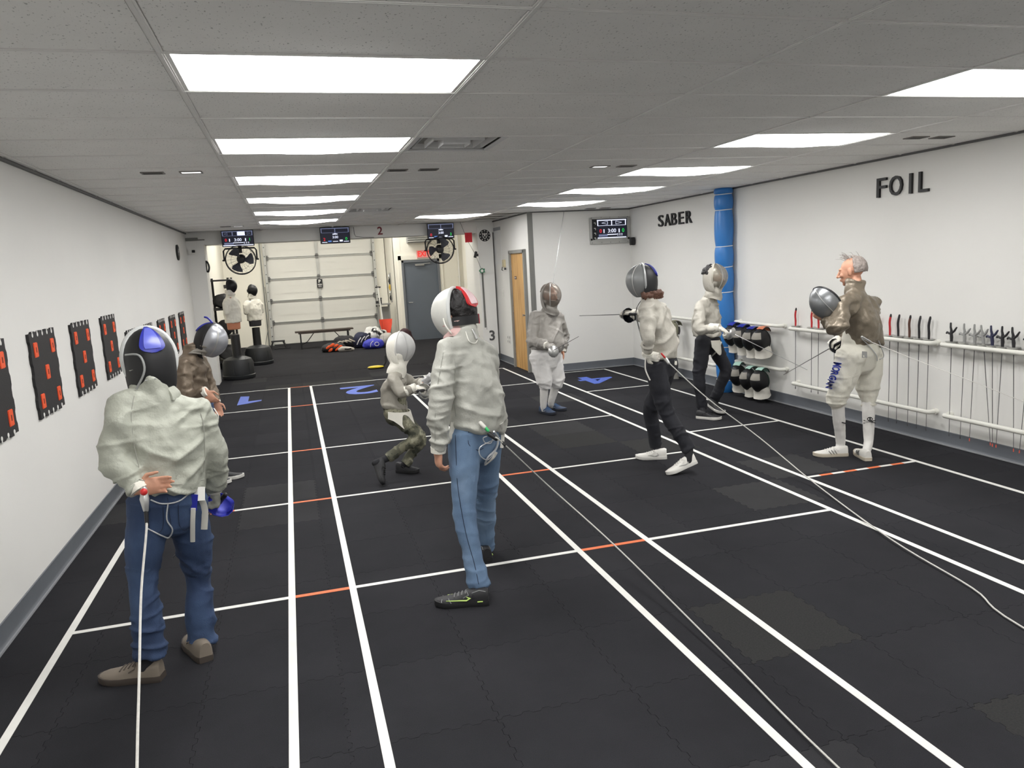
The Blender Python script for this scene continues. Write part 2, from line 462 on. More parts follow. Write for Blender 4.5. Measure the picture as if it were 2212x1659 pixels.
# ---- walls (boxes standing outside the room faces)
def wall(name, x0, x1, y0, y1, z0, z1, m=WHITE):
    return struct(name, MB().box(((x0+x1)/2, (y0+y1)/2, (z0+z1)/2), (x1-x0, y1-y0, z1-z0)), m)
wall('wall_left', XL-.2, XL, -3.7, YB, -.1, 3.0)
wall('wall_right', XR, XR+.2, -3.7, 12.5, -.1, 3.0)
wall('wall_behind', XL-.2, XR+.2, -3.9, -3.7, -.1, 3.0)
wall('wall_monitor', 3.9, XR+.2, 12.3, 12.5, -.1, 3.0)
wall('wall_door_side', 3.9, 4.1, 12.5, 15.0, -.1, 3.0)
wall('wall_soffit', XL-.2, 4.1, YB, YB+.5, 2.485, 3.9, WHITE)
wall('wall_pier_left', XL-.2, -1.36, YB, YB+.5, -.1, 2.485)
pier = wall('wall_pier_right', 3.56, 3.86, YB-.03, YB+.42, -.1, 2.6)
wall('wall_back_left', XL-.2, XL, YB+.5, 22.3, -.1, 3.9, WARM)
# garage wall with the opening for the roller door
gb = MB()
gb.box(((XL-.55)/2, 22.25, 1.9), (-.55-XL, .3, 4.0)).box((2.36+.16, 22.25, 1.9), (.32, .3, 4.0)).box((.905, 22.25, 3.62), (2.92, .3, .6))
struct('wall_garage', gb, WARM)
# return wall and the wall of the grey exit door
db = MB()
db.box((2.75, 21.3, 1.9), (.1, 1.8, 4.0))
db.box((2.79, 20.4, 1.9), (.18, .2, 4.0)).box((4.2, 20.4, 1.9), (.66, .2, 4.0)).box((3.375, 20.4, 2.98), (1.0, .2, 1.84))
struct('wall_exit', db, WARM)
wall('wall_far_right', 4.52, 4.7, 17.0, 20.3, -.1, 3.9, WARM)
# wall with the second wooden door
eb = MB().box((4.22, 17.0, 3.0), (.65, .12, 1.8)).box((4.08, 17.0, 1.05), (.09, .12, 2.3)).box((4.9, 17.0, 1.9), (.4, .12, 4.0))
wb = wall('wall_back_right', 3.86, 4.0, 15.0, 17.0, -.1, 3.9, WHITE)
struct('wall_wood_door', eb, WHITE)
# corner trim, groove strip on the pier
struct('trim_1', MB().box((3.885, 12.288, 1.35), (.05, .022, 2.7)).box((3.93, 12.288, 1.35), (.035, .012, 2.7)), GREYTRIM)
struct('trim_2', MB().box((3.615, YB-.034, 1.24), (.035, .008, 1.15)), GREYTRIM)
struct('trim_3', MB().beam((XL+.012, -3.6, ZC-.012), (XL+.012, YB, ZC-.012), .024, .02).beam((XR-.012, -3.6, ZC-.012), (XR-.012, 12.3, ZC-.012), .024, .02).beam((3.9, 12.288, ZC-.012), (XR, 12.288, ZC-.012), .02, .024).beam((3.888, 12.3, ZC-.012), (3.888, YB, ZC-.012), .024, .02), mat('wall_angle_metal', rgb(92, 92, 92), .5, .2))
# shallow panel seams in the monitor wall and soffit
SEAM = mat('seam_grey', rgb(150, 150, 147), .8)
# baseboards: coved rubber strip with a toe
def base(name, p, q, inward):
    p, q, i = Vector(p), Vector(q), Vector(inward); prof = [(0, 0), (.022, 0), (.020, .006), (.010, .016), (.006, .03), (.005, .125), (0, .13)]
    mb = MB().rings([[p+i*a+Vector((0, 0, b)) for a, b in prof], [q+i*a+Vector((0, 0, b)) for a, b in prof]])
    mb2 = MB().beam(p+i*.019+Vector((0, 0, .006)), q+i*.019+Vector((0, 0, .006)), .012, .012)
    o = struct(name, mb, COVE, 30)
    mb2.build('toe_edge', mat('cove_toe', rgb(150, 152, 155), .45), o, 0)
base('baseboard_left', (XL, -3.6, 0), (XL, YB, 0), (1, 0, 0))
base('baseboard_right', (XR, -3.6, 0), (XR, 12.3, 0), (-1, 0, 0))
base('baseboard_monitor', (3.93, 12.3, 0), (XR, 12.3, 0), (0, -1, 0))
base('baseboard_door_side', (3.9, 13.52, 0), (3.9, YB, 0), (-1, 0, 0))
base('baseboard_pier', (3.56, YB-.03, 0), (3.86, YB-.03, 0), (0, -1, 0))
# faint panel joints scored in the left wall, low on the paint
# ---- ceiling
C = struct('ceiling', MB().box((2.03, 5.4, ZC+.09), (8.0, 18.6, .1)), mat('ceiling_void', rgb(160, 158, 154), .9))
GX0, GY0, GW, GT = -.364, 3.138, 1.2192, .6096
def col_x(i): return GX0+GW*i
def row_y(j): return GY0+GT*j
lit = set(); vents = {(1, 3), (1, 12)}
for k in range(-3, 6):
    lit.add((0, 3*k)); lit.add((3 if k < 5 else 2, 3*k))
tb = MB().box((0, 0, .008), (GW-.018, GT-.018, .016)).box((0, 0, -.001), (GW-.034, GT-.034, .004))
cme = tb.mesh('ceiling_tile'); cme.materials.append(ACOU)
sme = {}
for i in range(-2, 5):
    for j in range(-11, 19):
        if (i, j) in lit: continue
        x0, x1, y0, y1 = max(col_x(i), XL), min(col_x(i+1), XR), row_y(j), row_y(j+1)
        if j >= 15 and x0 > 3.2: continue
        if y1 > YB: continue
        if j < -4:
            continue
        wx = x1-x0
        if wx < .03: continue
        if (i, j) in vents:
            x0 += .61; wx = x1-x0
        o = bpy.data.objects.new('ceiling_tile', cme); COL.objects.link(o); o.parent = C
        o.location = ((x0+x1)/2, (y0+y1)/2, ZC); o.scale = (wx/GW, 1, 1)
MB().box((2.03, -1.55, ZC+.01), (7.34, 4.4, .02)).build('ceiling_tile_field', ACOU, C, 0)
# T-bar runners: white flanges hanging just below the tiles
def runner(p, q):
    return MB().beam(p, q, .024, .007).beam(Vector(p)+Vector((0, 0, -.002)), Vector(q)+Vector((0, 0, -.002)), .008, .006).build('runner', GRID, C, 0)
for i in range(-1, 5):
    x = col_x(i)
    runner((x, -3.6, ZC-.003), (x, 12.3 if x > 3.9 else YB, ZC-.003))
for j in range(-4, 19):
    y = row_y(j)
    if y > YB: continue
    runner((XL, y, ZC-.0025), (3.9 if y > 12.3 else XR, y, ZC-.0025))
# ---- back room ceiling
struct('ceiling_back', MB().box((1.5, 18.6, 3.75), (6.4, 8.0, .1)), mat('back_room_ceiling', rgb(205, 203, 198), .9))
# ================================================================== LIGHTS
DIFF = emit('light_diffuser', (1.0, .99, .975, 1), LIGHT_MAIN)
DIFFB = emit('light_diffuser_back', (1.0, .965, .89, 1), LIGHT_BACK)
def ceiling_light(i, j, label):
    x, y = col_x(i)+GW/2, row_y(j)+GT/2
    t = thing('ceiling_light', label, 'ceiling light', (x, y, ZC), 'flush light panels in the hall ceiling')
    # acrylic lens, its slight sag deepened so the glow grazes the ceiling
    G = [[(x+(GW/2-.026)*(-1+2*a/8), y+(GT/2-.014)*(-1+2*b/6), ZC+.004-.05*(1-(-1+2*a/8)**2)*(1-(-1+2*b/6)**2)) for a in range(9)] for b in range(7)]
    MB().sheet(G, .003).build('diffuser', DIFF, t, 60)
    f = MB(); a, b = GW/2-.018, GT/2-.011
    for s in (-1, 1):
        f.box((x+s*a, y, ZC+.004), (.022, 2*b, .016)).box((x, y+s*b, ZC+.004), (2*a, .014, .016))
    f.build('frame', GRID, t, 0)
    MB().box((x, y, ZC+.022), (GW-.03, GT-.02, .02)).build('housing', GRID, t, 0)
ords = ['nearest', 'second nearest', 'third', 'fourth', 'fifth', 'sixth and farthest']
for (i, j) in sorted(lit):
    k = j//3
    if i == 0: lab = ('%s light panel in the left row of the ceiling' % ords[k]) if k >= 0 else 'ceiling light panel of the left row behind the camera, %s back' % ('', 'one', 'two', 'three')[-k]
    elif i == 3: lab = ('%s light panel in the right row of the ceiling' % ords[k]) if k >= 0 else 'ceiling light panel of the right row behind the camera, %s back' % ('', 'one', 'two', 'three')[-k]
    else: lab = 'far light panel in the ceiling, just before the third scoring monitor'
    ceiling_light(i, j, lab)
for k, (x, y) in enumerate(((-.6, 17.0), (1.6, 17.0), (-.3, 19.8), (2.0, 19.5))):
    t = thing('ceiling_light', 'back room ceiling lamp above %s' % ('the shelf', 'the dark bench side', 'the roller door left half', 'the bag pile')[k], 'ceiling light', (x, y, 3.68), 'lamps of the back room')
    MB().box((x, y, 3.66), (1.2, .6, .02)).build('diffuser', DIFFB, t, 0)
    MB().box((x, y, 3.69), (1.26, .66, .03)).build('housing', GRID, t, 0)

# ---- air vents: stepped square cones in a tray
VENT = mat('vent_metal', rgb(222, 222, 222), .5, .0, .03)
def air_vent(i, j, label):
    x, y = col_x(i)+.31, row_y(j)+GT/2
    t = thing('air_vent', label, 'vent', (x, y, ZC))
    f = MB(); s = .292
    for k in (-1, 1): f.box((x+k*s, y, ZC), (.03, .61, .012)).box((x, y+k*s, ZC), (.55, .03, .012))
    f.build('frame', VENT, t, 0)
    for a, z in ((.25, .03), (.17, .02), (.09, .008)):
        m = MB()
        for k in (-1, 1):
            m.beam((x-a, y+k*a, ZC+z), (x+a, y+k*a, ZC+z), .006, .05).beam((x+k*a, y-a, ZC+z), (x+k*a, y+a, ZC+z), .006, .05)
        m.build('louver', VENT, t, 0)
    MB().box((x, y, ZC+.004), (.17, .17, .008)).build('center_plate', VENT, t, 0)
    MB().box((x, y, ZC+.06), (.56, .56, .01)).build('tray', mat('vent_dark', rgb(170, 171, 174), .6), t, 0)
air_vent(1, 3, 'square ceiling air vent beside the second light panel')
air_vent(1, 12, 'far square ceiling air vent beside the fifth light panel')
# ---- small recessed plates in the tiles, in pairs
PLATE = mat('ceiling_plate_metal', rgb(120, 116, 112), .5, .3)
LEDM = emit('small_spot', (1, 1, 1, 1), 2.2)
for k, (x, y, on, lab) in enumerate([(-.9, 6.46, 0, 'small dark ceiling plate left of the lit one over the left wall mats'), (-.63, 6.46, 1, 'small lit ceiling spot beside the third left light panel'),
        (.96, 6.58, 0, 'small dark ceiling plate just right of the third left light panel'), (1.22, 6.58, 0, 'small dark ceiling plate between the left light row and the ceiling centre'),
        (2.79, 6.62, 1, 'small lit ceiling spot left of the third right light panel'), (3.05, 6.62, 0, 'small dark ceiling plate next to the third right light panel'),
        (4.92, 5.2, 0, 'small dark ceiling grille above the FOIL lettering, left of the pair'), (5.17, 5.2, 0, 'small dark ceiling grille above the FOIL lettering, right of the pair'),
        (-.68, 13.18, 1, 'small lit ceiling spot above the left scoring monitor'), (-.87, 13.18, 0, 'small dark ceiling plate above the left scoring monitor'),
        (4.87, 12.02, 0, 'small dark ceiling plate above the boxed wall monitor, left of the pair'), (5.13, 12.02, 0, 'small dark ceiling plate above the boxed wall monitor, right of the pair')]):
    t = thing('ceiling_plate', lab, 'ceiling plate', (x, y, ZC), 'small plates in the ceiling tiles')
    f = MB()
    for s in (-1, 1): f.box((x+s*.075, y, ZC-.006), (.012, .11, .008)).box((x, y+s*.05, ZC-.006), (.14, .012, .008))
    f.build('frame', PLATE, t, 0)
    MB().box((x, y, ZC-.004), (.138, .088, .004)).build('lens' if on else 'cover', LEDM if on else PLATE, t, 0)
    if not on:
        g = MB()
        for q in range(4): g.box((x, y-.03+.02*q, ZC-.008), (.13, .006, .006))
        g.build('slats', mat('plate_slat', rgb(78, 76, 74), .5), t, 0)

# ================================================================== DOORS
STEEL = mat('grey_door_paint', rgb(98, 106, 116), .5, 0, .03, 3)
DARKGREY = mat('grey_frame_paint', rgb(108, 112, 118), .5, 0, .03)
METAL = mat('brushed_metal', rgb(178, 178, 176), .35, .8, .05, 12)
DARKMETAL = mat('dark_metal', rgb(52, 52, 54), .45, .5, .05, 12)
BLACK = mat('black_plastic', rgb(24, 24, 26), .5, 0, .06, 12)
WHITEPL = mat('white_plastic', rgb(226, 225, 220), .45, 0, .02, 8)
# grey exit door
d = struct('door_1', MB().box((3.375, 20.33, 1.02), (.93, .05, 2.04)), STEEL)
f = MB()
for s in (-1, 1): f.box((3.375+s*.475, 20.31, 1.04), (.055, .1, 2.12))
f.box((3.375, 20.31, 2.07), (1.0, .1, .06)); f.build('door_frame', DARKGREY, d, 0)
g = MB()
for s in (-1, 1): g.box((3.375+s*.545, 20.29, 1.1), (.085, .03, 2.24))
g.box((3.375, 20.29, 2.17), (1.17, .03, .12)); g.build('casing', WARM, d, 0)
h = MB().box((3.35, 20.28, 1.97), (.24, .05, .05)); h.beam((3.3, 20.26, 1.98), (3.62, 20.22, 2.0), .02, .015); h.build('door_closer', METAL, d, 0)
MB().tube([(3.0, 20.30, 1.0), (3.0, 20.24, 1.0), (3.1, 20.23, 1.0)], .012).build('door_handle', METAL, d)
# wooden door beside the monitor wall
d = struct('door_2', MB().box((3.905, 13.03, 1.02), (.05, .8, 2.04)), WOOD)
f = MB()
for y in (12.60, 13.46): f.box((3.89, y, 1.04), (.09, .05, 2.1))
f.box((3.89, 13.03, 2.075), (.09, .91, .055)); f.build('door_frame', mat('door_frame_grey', rgb(142, 142, 138), .5), d, 0)
MB().box((3.877, 13.2, 1.62), (.006, .11, .055)).build('sign_plate', mat('name_plate', rgb(92, 70, 66), .4), d, 0)
MB().box((3.8735, 13.2, 1.62), (.004, .075, .012)).build('sign_strip', WHITEPL, d, 0)
MB().tube([(3.88, 12.69, .98), (3.835, 12.69, .98), (3.825, 12.69, .98)], [.012, .012, .026], 12).build('door_knob', METAL, d)
for z in (.3, 1.05, 1.8): MB().box((3.874, 13.435, z), (.012, .02, .1)).build('hinge', METAL, d, 0)
# second wooden door behind the pier
d = struct('door_3', MB().box((4.34, 16.975, 1.03), (.42, .05, 2.06)), WOOD)
f = MB().box((4.105, 16.94, 1.06), (.05, .1, 2.12)).box((4.34, 16.94, 2.09), (.52, .1, .06)); f.build('door_frame', mat('door_frame_grey', rgb(142, 142, 138), .5), d, 0)
MB().box((4.3, 16.945, 1.42), (.05, .01, .3)).build('door_window', mat('dark_glass', rgb(40, 36, 34), .1), d, 0)
MB().box((4.3, 16.94, 1.32), (.05, .012, .05)).build('notice', WHITEPL, d, 0)
# sectional garage door
GWH = mat('garage_panel_white', rgb(218, 217, 211), .55, 0, .02, 2, .03, 15)
GRY = mat('galvanised', rgb(184, 185, 181), .5, .15, .06, 10)
gd = struct('door_4', MB().box((.905, 22.2, 1.6), (2.9, .04, 3.3)), GWH)
zz = [0.0, .6, 1.19, 1.79, 2.36, 2.95]
for k in range(5):
    z0, z1 = zz[k], zz[k+1]
    for s, (xa, xb) in enumerate(((-.52, .80), (.84, 2.33))):
        m = MB().box(((xa+xb)/2, 22.165, (z0+z1)/2), (xb-xa-.01, .05, z1-z0-.018)).box(((xa+xb)/2, 22.139, (z0+z1)/2), (xb-xa-.08, .006, (z1-z0)*.36))
        m.build('panel', GWH, gd, 0, bevel=.004)
    if k: 
        MB().box((.905, 22.125, z0), (2.84, .03, .05)).box((.905, 22.10, z0+.018), (2.84, .03, .01)).build('stiffener', GRY, gd, 0)
        for x in (-.5, .82, 2.31):
            MB().box((x, 22.10, z0+.01), (.07, .03, .13)).tube([(x-.05, 22.08, z0+.03), (x+.05, 22.08, z0+.03)], .012).build('hinge', mat('hinge_grey', rgb(112, 112, 110), .5, .3), gd)
for k in range(5): MB().box((.82, 22.125, (zz[k]+zz[k+1])/2), (.065, .03, zz[k+1]-zz[k]-.05)).build('stile', GRY, gd, 0)
for x in (-.585, 2.40):
    s = 1 if x < 0 else -1
    tr = MB().box((x, 22.06, 1.6), (.012, .1, 3.3)).box((x+s*.03, 22.0, 1.6), (.07, .012, 3.3)).box((x+s*.05, 22.1, 1.6), (.012, .08, 3.3)).build('track', GRY, gd, 0)
    m = MB()
    for q in range(12): m.box((x+s*.03, 21.99, .25+q*.24), (.02, .012, .03))
    m.build('bracket', DARKMETAL, tr, 0)
MB().beam((-.66, 22.08, 0), (-.66, 22.08, 3.2), .05, .03).build('jamb_strip', mat('jamb_grey', rgb(120, 121, 118), .6), gd, 0)
MB().box((2.36, 21.96, .95), (.1, .05, .16)).tube([(2.3, 21.93, .9), (2.42, 21.93, .9)], .015).build('lock', DARKMETAL, gd)
# parking sign on the door
t = thing('parking_sign', 'small black parking sign with a white P on the roller door', 'sign', (.835, 22.085, 1.61))
MB().box((.835, 22.08, 1.61), (.15, .012, .24)).build('plate', BLACK, t, 0, bevel=.01)
def wall_text(name, txt, size, o, m, parent, xs=1., bold=0., ext=.0015, right=(1, 0, 0), up=(0, 0, 1), label=None):
    r, u = Vector(right), Vector(up); return text_obj(name, txt, size, frame(o, r, u, r.cross(u)), m, parent, ext, bold, xs, label)
wall_text('letter', 'P', .12, (.83, 22.071, 1.665), WHITEPL, t, 1, .004)
MB().box((.835, 22.072, 1.585), (.11, .003, .022)).box((.835, 22.072, 1.545), (.09, .003, .01)).box((.835, 22.072, 1.52), (.09, .003, .01)).build('print_lines', WHITEPL, t, 0)

# ================================================================== MONITORS
SCR = emit('screen_dark', rgb(22, 24, 38), .9)
SLATE = emit('screen_slate', rgb(105, 112, 140), 1.0)
SWHITE = emit('screen_white', rgb(226, 230, 250), 1.15)
SRED = emit('screen_red', rgb(230, 40, 50), 1.0)
SGREEN = emit('screen_green', rgb(40, 210, 90), 1.0)
SBLUE = emit('screen_blue', rgb(90, 130, 200), 1.0)
def monitor(loc, w, h, label, left, right, style, tilt=0.12, bez=BLACK, group='scoring monitors'):
    """screen facing -y; style 0: two blank boxes and emblem, 1: arrows"""
    t = thing('scoring_monitor', label, 'monitor', loc, group)
    R = Matrix.Translation(loc) @ Matrix.Rotation(tilt, 4, 'X')
    def P(mb): return mb.xf(R)
    P(MB().box((0, .02, 0), (w, .04, h))).build('bezel', bez, t, 0, bevel=.004)
    P(MB().box((0, -.001, 0), (w*.955, .003, h*.92))).build('screen', SCR, t, 0)
    y = -.004; b = MB(); wq = w*.955; hq = h*.92
    b.box((0, y, hq*.475), (wq, .002, hq*.05)).box((0, y, hq*.33), (wq*.03, .002, hq*.28)).box((0, y, hq*.19), (wq*.96, .002, hq*.02))
    b.box((-wq*.475, y, hq*.33), (wq*.03, .002, hq*.28)).box((wq*.475, y, hq*.33), (wq*.03, .002, hq*.28))
    P(b).build('screen_divider', SLATE if style != 1 else SWHITE, t, 0)
    m = MB()
    if style == 0:
        m.ell((0, y, hq*.1), (wq*.05, .003, hq*.05), seg=12, rows=4).ell((wq*.06, y, hq*.09), (wq*.035, .003, hq*.035), seg=10, rows=4).ell((-wq*.06, y, hq*.09), (wq*.035, .003, hq*.035), seg=10, rows=4)
        m.box((0, y, -hq*.4), (wq*.18, .002, hq*.04)).box((wq*.2, y, -hq*.36), (wq*.11, .002, hq*.12)).box((-wq*.38, y, -hq*.44), (wq*.18, .002, hq*.04)).box((wq*.38, y, -hq*.42), (wq*.18, .002, hq*.04))
        P(MB().box((-wq*.2, y, -hq*.38), (wq*.12, .002, hq*.09))).build('screen_mark', SBLUE, t, 0)
    else:
        m.box((-wq*.27, y, -hq*.1), (wq*.03, .002, hq*.2)).box((wq*.25, y, -hq*.1), (wq*.035, .002, hq*.2)).box((0, y, -hq*.29), (wq*.34, .002, hq*.045)).box((0, y, -hq*.46), (wq*.98, .002, hq*.06))
        for q in range(3): m.box((wq*(.2+.07*q), y, -hq*.27), (wq*.04, .002, hq*.03)).box((wq*(.2+.07*q), y, -hq*.34), (wq*.04, .002, hq*.03))
        P(MB().box((-wq*.3, y, -hq*.33), (wq*.3, .002, hq*.12))).build('screen_mark', SLATE, t, 0)
        for s in (-1, 1):
            cx = s*wq*(.37 if style == 2 else .24); a = wq*(.05 if style == 2 else .1); bb = hq*.08
            tri = [Vector((cx+s*a, y, hq*.33)), Vector((cx-s*a, y, hq*.33+bb)), Vector((cx-s*a, y, hq*.33-bb))]
            tr = MB()
            for p, q in zip(tri, tri[1:]+tri[:1]): tr.beam(p, q, .004, .007, up=(0, 1, 0))
            P(tr).build('arrow', SLATE if style == 2 else SWHITE, t, 0)
        if style == 2:
            P(MB().box((wq*.12, y, hq*.33), (wq*.25, .002, hq*.27))).build('lit_panel', SWHITE, t, 0)
            P(MB().box((-wq*.16, y, hq*.33), (wq*.03, .002, hq*.27))).build('screen_divider', SLATE, t, 0)
    m.xf(R)
    # every printed block is its own part
    n_ = len(m.v); par = list(range(n_))
    def find(a):
        while par[a] != a: a = par[a]
        return a
    for f_ in m.f:
        for q in f_[1:]: par[find(q)] = find(f_[0])
    grp = {}
    for a in range(n_): grp.setdefault(find(a), []).append(a)
    for ids in grp.values():
        mp_ = {a: k for k, a in enumerate(ids)}; p_ = MB(); p_.v = [m.v[a].copy() for a in ids]; p_.f = [[mp_[q] for q in f_] for f_ in m.f if f_[0] in mp_]
        p_.build('screen_print', SWHITE, t, 0)
    for s, ch, mm, nm in ((-1, left, SRED, 'score'), (1, right, SGREEN, 'score'), (0, '3:00', SWHITE, 'clock_digits')):
        sz = hq*.24; zc = -hq*.25 if style == 0 and s else -hq*.1
        if style == 0 and s == 0: zc = -hq*.12
        o = R @ Vector((s*wq*.385, y-.002, zc))
        r = R.to_3x3() @ Vector((1, 0, 0)); u = R.to_3x3() @ Vector((0, 0, 1))
        wall_text(nm, ch, sz*(1.15 if s else (1.2 if style else .95)), o, mm, t, 1., .0006, .001, r, u)
    return t
monitor((-.775, YB-.17, 2.563), .535, .275, 'left scoring monitor with one lit white box, above the left fan', '0', '1', 2)
monitor((.895, YB-.1, 2.548), .53, .29, 'middle scoring monitor under the soffit showing 2 and 0', '2', '0', 0)
monitor((2.83, YB-.17, 2.543), .51, .285, 'scoring monitor above the right fan showing 0 and 3', '0', '3', 0)
for x, z in ((-.775, 2.6), (.895, 2.58), (2.83, 2.58)):
    pass
# boxed monitor on the monitor wall
t = monitor((5.345, 12.265, 2.36), .56, .34, 'scoring monitor in a grey wall box beside the SABER lettering', '0', '0', 1, 0.0, BLACK)
PB = mat('grey_box_paint', rgb(176, 176, 172), .5, .1)
bx = MB()
x0, x1, z0, z1 = 4.96, 5.66, 2.13, 2.565
bx.box((5.31, 12.275, 2.165), (.72, .05, .09)).box((5.31, 12.275, 2.545), (.72, .05, .03)).box((4.965, 12.275, 2.36), (.035, .05, .36)).box((5.645, 12.275, 2.36), (.035, .05, .36))
bx.build('box_frame', PB, t, 0)
for x in (4.98, 5.15, 5.31, 5.47, 5.63):
    for z in (2.14, 2.555): MB().ell((x, 12.249, z), (.006, .003, .006), seg=8, rows=4).build('screw', DARKMETAL, t)
st = MB().box((5.025, 12.262, 2.36), (.075, .03, .34))
st.build('control_strip', BLACK, t, 0)
for z in (2.47, 2.38, 2.30, 2.22): MB().box((5.03, 12.245, z), (.03, .004, .012)).box((5.042, 12.245, z-.015), (.008, .004, .03)).build('strip_mark', WHITEPL, t, 0)
# black wall speaker
t = thing('wall_speaker', 'small black speaker on the right wall below the SABER lettering', 'speaker', (XR, 12.12, 2.135))
MB().box((XR-.05, 12.12, 2.135), (.07, .09, .13)).build('cabinet', BLACK, t, 0, bevel=.008)
MB().box((XR-.012, 12.12, 2.135), (.03, .03, .05)).build('bracket', DARKMETAL, t, 0)
MB().lathe([(.034, 0), (.03, .004), (.012, .002)], (XR-.085, 12.11, 2.15), Matrix.Rotation(-PI/2, 3, 'Y'), 16).build('driver', DARKMETAL, t)

# ================================================================== FANS
def wall_fan(c, label, rot, mlabel=None):
    c = Vector(c); t = thing('hanging_fan', label, 'fan', c, 'fans under the monitors')
    R = .255; T = Matrix.Translation(c) @ Matrix.Rotation(-.05, 4, 'Z') @ Matrix.Rotation(.2, 4, 'X')
    cg = MB()
    def circ(r, y, th=.004): cg.tube([(r*math.cos(2*PI*k/40), y, r*math.sin(2*PI*k/40)) for k in range(40)], th, 6, closed=True)
    circ(R, -.03, .008); circ(R, .05, .005); circ(R*.62, -.075, .0022); circ(R*.95, -.045, .0022)
    for k in range(20):
        a = 2*PI*k/20; b = a+.35
        cg.tube([(R*.2*math.cos(a), -.085, R*.2*math.sin(a)), (R*.62*math.cos((a+b)/2), -.076, R*.62*math.sin((a+b)/2)), (R*math.cos(b), -.03, R*math.sin(b))], .0015, 4)
        cg.tube([(R*.2*math.cos(a), .1, R*.2*math.sin(a)), (R*.7*math.cos(a), .09, R*.7*math.sin(a)), (R*math.cos(a), .05, R*math.sin(a)), (R*math.cos(b), -.03, R*math.sin(b))], .0015, 4)
    cg.xf(T).build('cage', DARKMETAL, t)
    mt = MB().lathe([(.02, -.09), (.05, -.085), (.055, -.06), (.055, .02), (.06, .03), (.075, .05), (.075, .14), (.05, .16), (.01, .162)], M=Matrix(((1, 0, 0), (0, 0, 1), (0, -1, 0))).transposed() if False else Matrix.Rotation(-PI/2, 3, 'X'), seg=20)
    mt.xf(T).build('motor', BLACK, t)
    FB = mat('fan_blade', rgb(62, 64, 74), .5, .1)
    for k in range(3):
        a0 = rot+2*PI*k/3; G = []
        for i in range(8):
            s = i/7; row = []
            for j in range(5):
                q = j/4-.5; wdt = (.5+.75*s)*(1-.3*max(0, s-.7)/.3*abs(q)*2)
                ang = a0+q*wdt+.25*s; r = .045+.175*s
                row.append((r*math.cos(ang), -.005+.06*q*(1-.3*s), r*math.sin(ang)))
            G.append(row)
        MB().sheet(G, .003).xf(T).build('blade', FB, t, 60)
    br = MB()
    up = .36
    pts = [(-R-.02, 0, 0), (-R-.02, .02, .16), (-R+.01, .04, .2), (0, .05, .205), (R-.01, .04, .2), (R+.02, .02, .16), (R+.02, 0, 0)]
    br.tube(pts, [(.005, .014)]*7, 8, side=(0, 1, 0))
    br.xf(Matrix.Translation(c)).build('bracket', BLACK, t)
    for s in (-1, 1): MB().tube([(s*(R-.01), 0, 0), (s*(R+.05), 0, 0)], .014, 10).xf(Matrix.Translation(c)).build('knob', BLACK, t)
    MB().box(c+Vector((0, .12, .27)), (.06, .06, .3)).build('mount', BLACK, t, 0)
wall_fan((-.765, YB-.1, 2.195), 'black wall fan hanging below the left scoring monitor', 1.95)
wall_fan((2.81, YB-.1, 2.2), 'black wall fan hanging below the monitor showing 0 and 3', .9)

# ================================================================== LETTERING, SIGNS
LET = mat('black_lettering', rgb(26, 26, 27), .5, 0, .05)
def lettering(name, word, ys, z, h, label, wds):
    t = thing(name, label, 'lettering', (XR, (ys[0]+ys[-1])/2, z))
    for ch, y, wd in zip(word, ys, wds):
        me = text_mesh(ch, 1, .012, .004)
        xs = [v.co.x for v in me.vertices]; yy = [v.co.y for v in me.vertices]
        me.transform(Matrix.Translation((-(min(xs)+max(xs))/2, -(min(yy)+max(yy))/2, 0)))
        me.transform(Matrix.Diagonal((wd/(max(xs)-min(xs)), h/(max(yy)-min(yy)), 1, 1)))
        me.transform(frame((XR-.013, y, z), (0, -1, 0), (0, 0, 1), (-1, 0, 0)))
        me.transform(Matrix.Translation(-ORIG[t.name])); link('letter', me, LET, t, 0)
lettering('foil_lettering', 'FOIL', [6.43, 6.245, 6.06, 5.905], 2.415, .185, 'black letters reading FOIL on the right wall', [.125, .165, .032, .115])
lettering('saber_lettering', 'SABER', [11.13, 10.91, 10.7, 10.48, 10.25], 2.405, .178, 'black letters reading SABER on the right wall', [.17, .19, .165, .15, .17])
DKRED = mat('dark_red_number', rgb(122, 40, 48), .5)
t = tag(text_obj('number_sign', '2', .2, frame((1.72, YB-.004, 2.595), (1, 0, 0), (0, 0, 1), (0, -1, 0)), DKRED, None, .003, .004), 'dark red number 2 on the white soffit', 'number')
t = tag(text_obj('number_sign', '3', .27, frame((3.74, YB-.034, .49), (1, 0, 0), (0, 0, 1), (0, -1, 0)), mat('grey_number', rgb(84, 84, 84), .5), None, .003, .006), 'dark grey number 3 low on the right pier', 'number')
# soffit joints and cable
t = thing('soffit_cable', 'thin cable running down the soffit beside the middle monitor', 'cable', (1.25, YB, 2.6))
MB().tube([(1.24, YB-.006, 2.69), (1.25, YB-.006, 2.56), (1.27, YB-.006, 2.515), (1.42, YB-.006, 2.495), (1.6, YB-.006, 2.49)], .004, 6).build('wire', DARKMETAL, t)
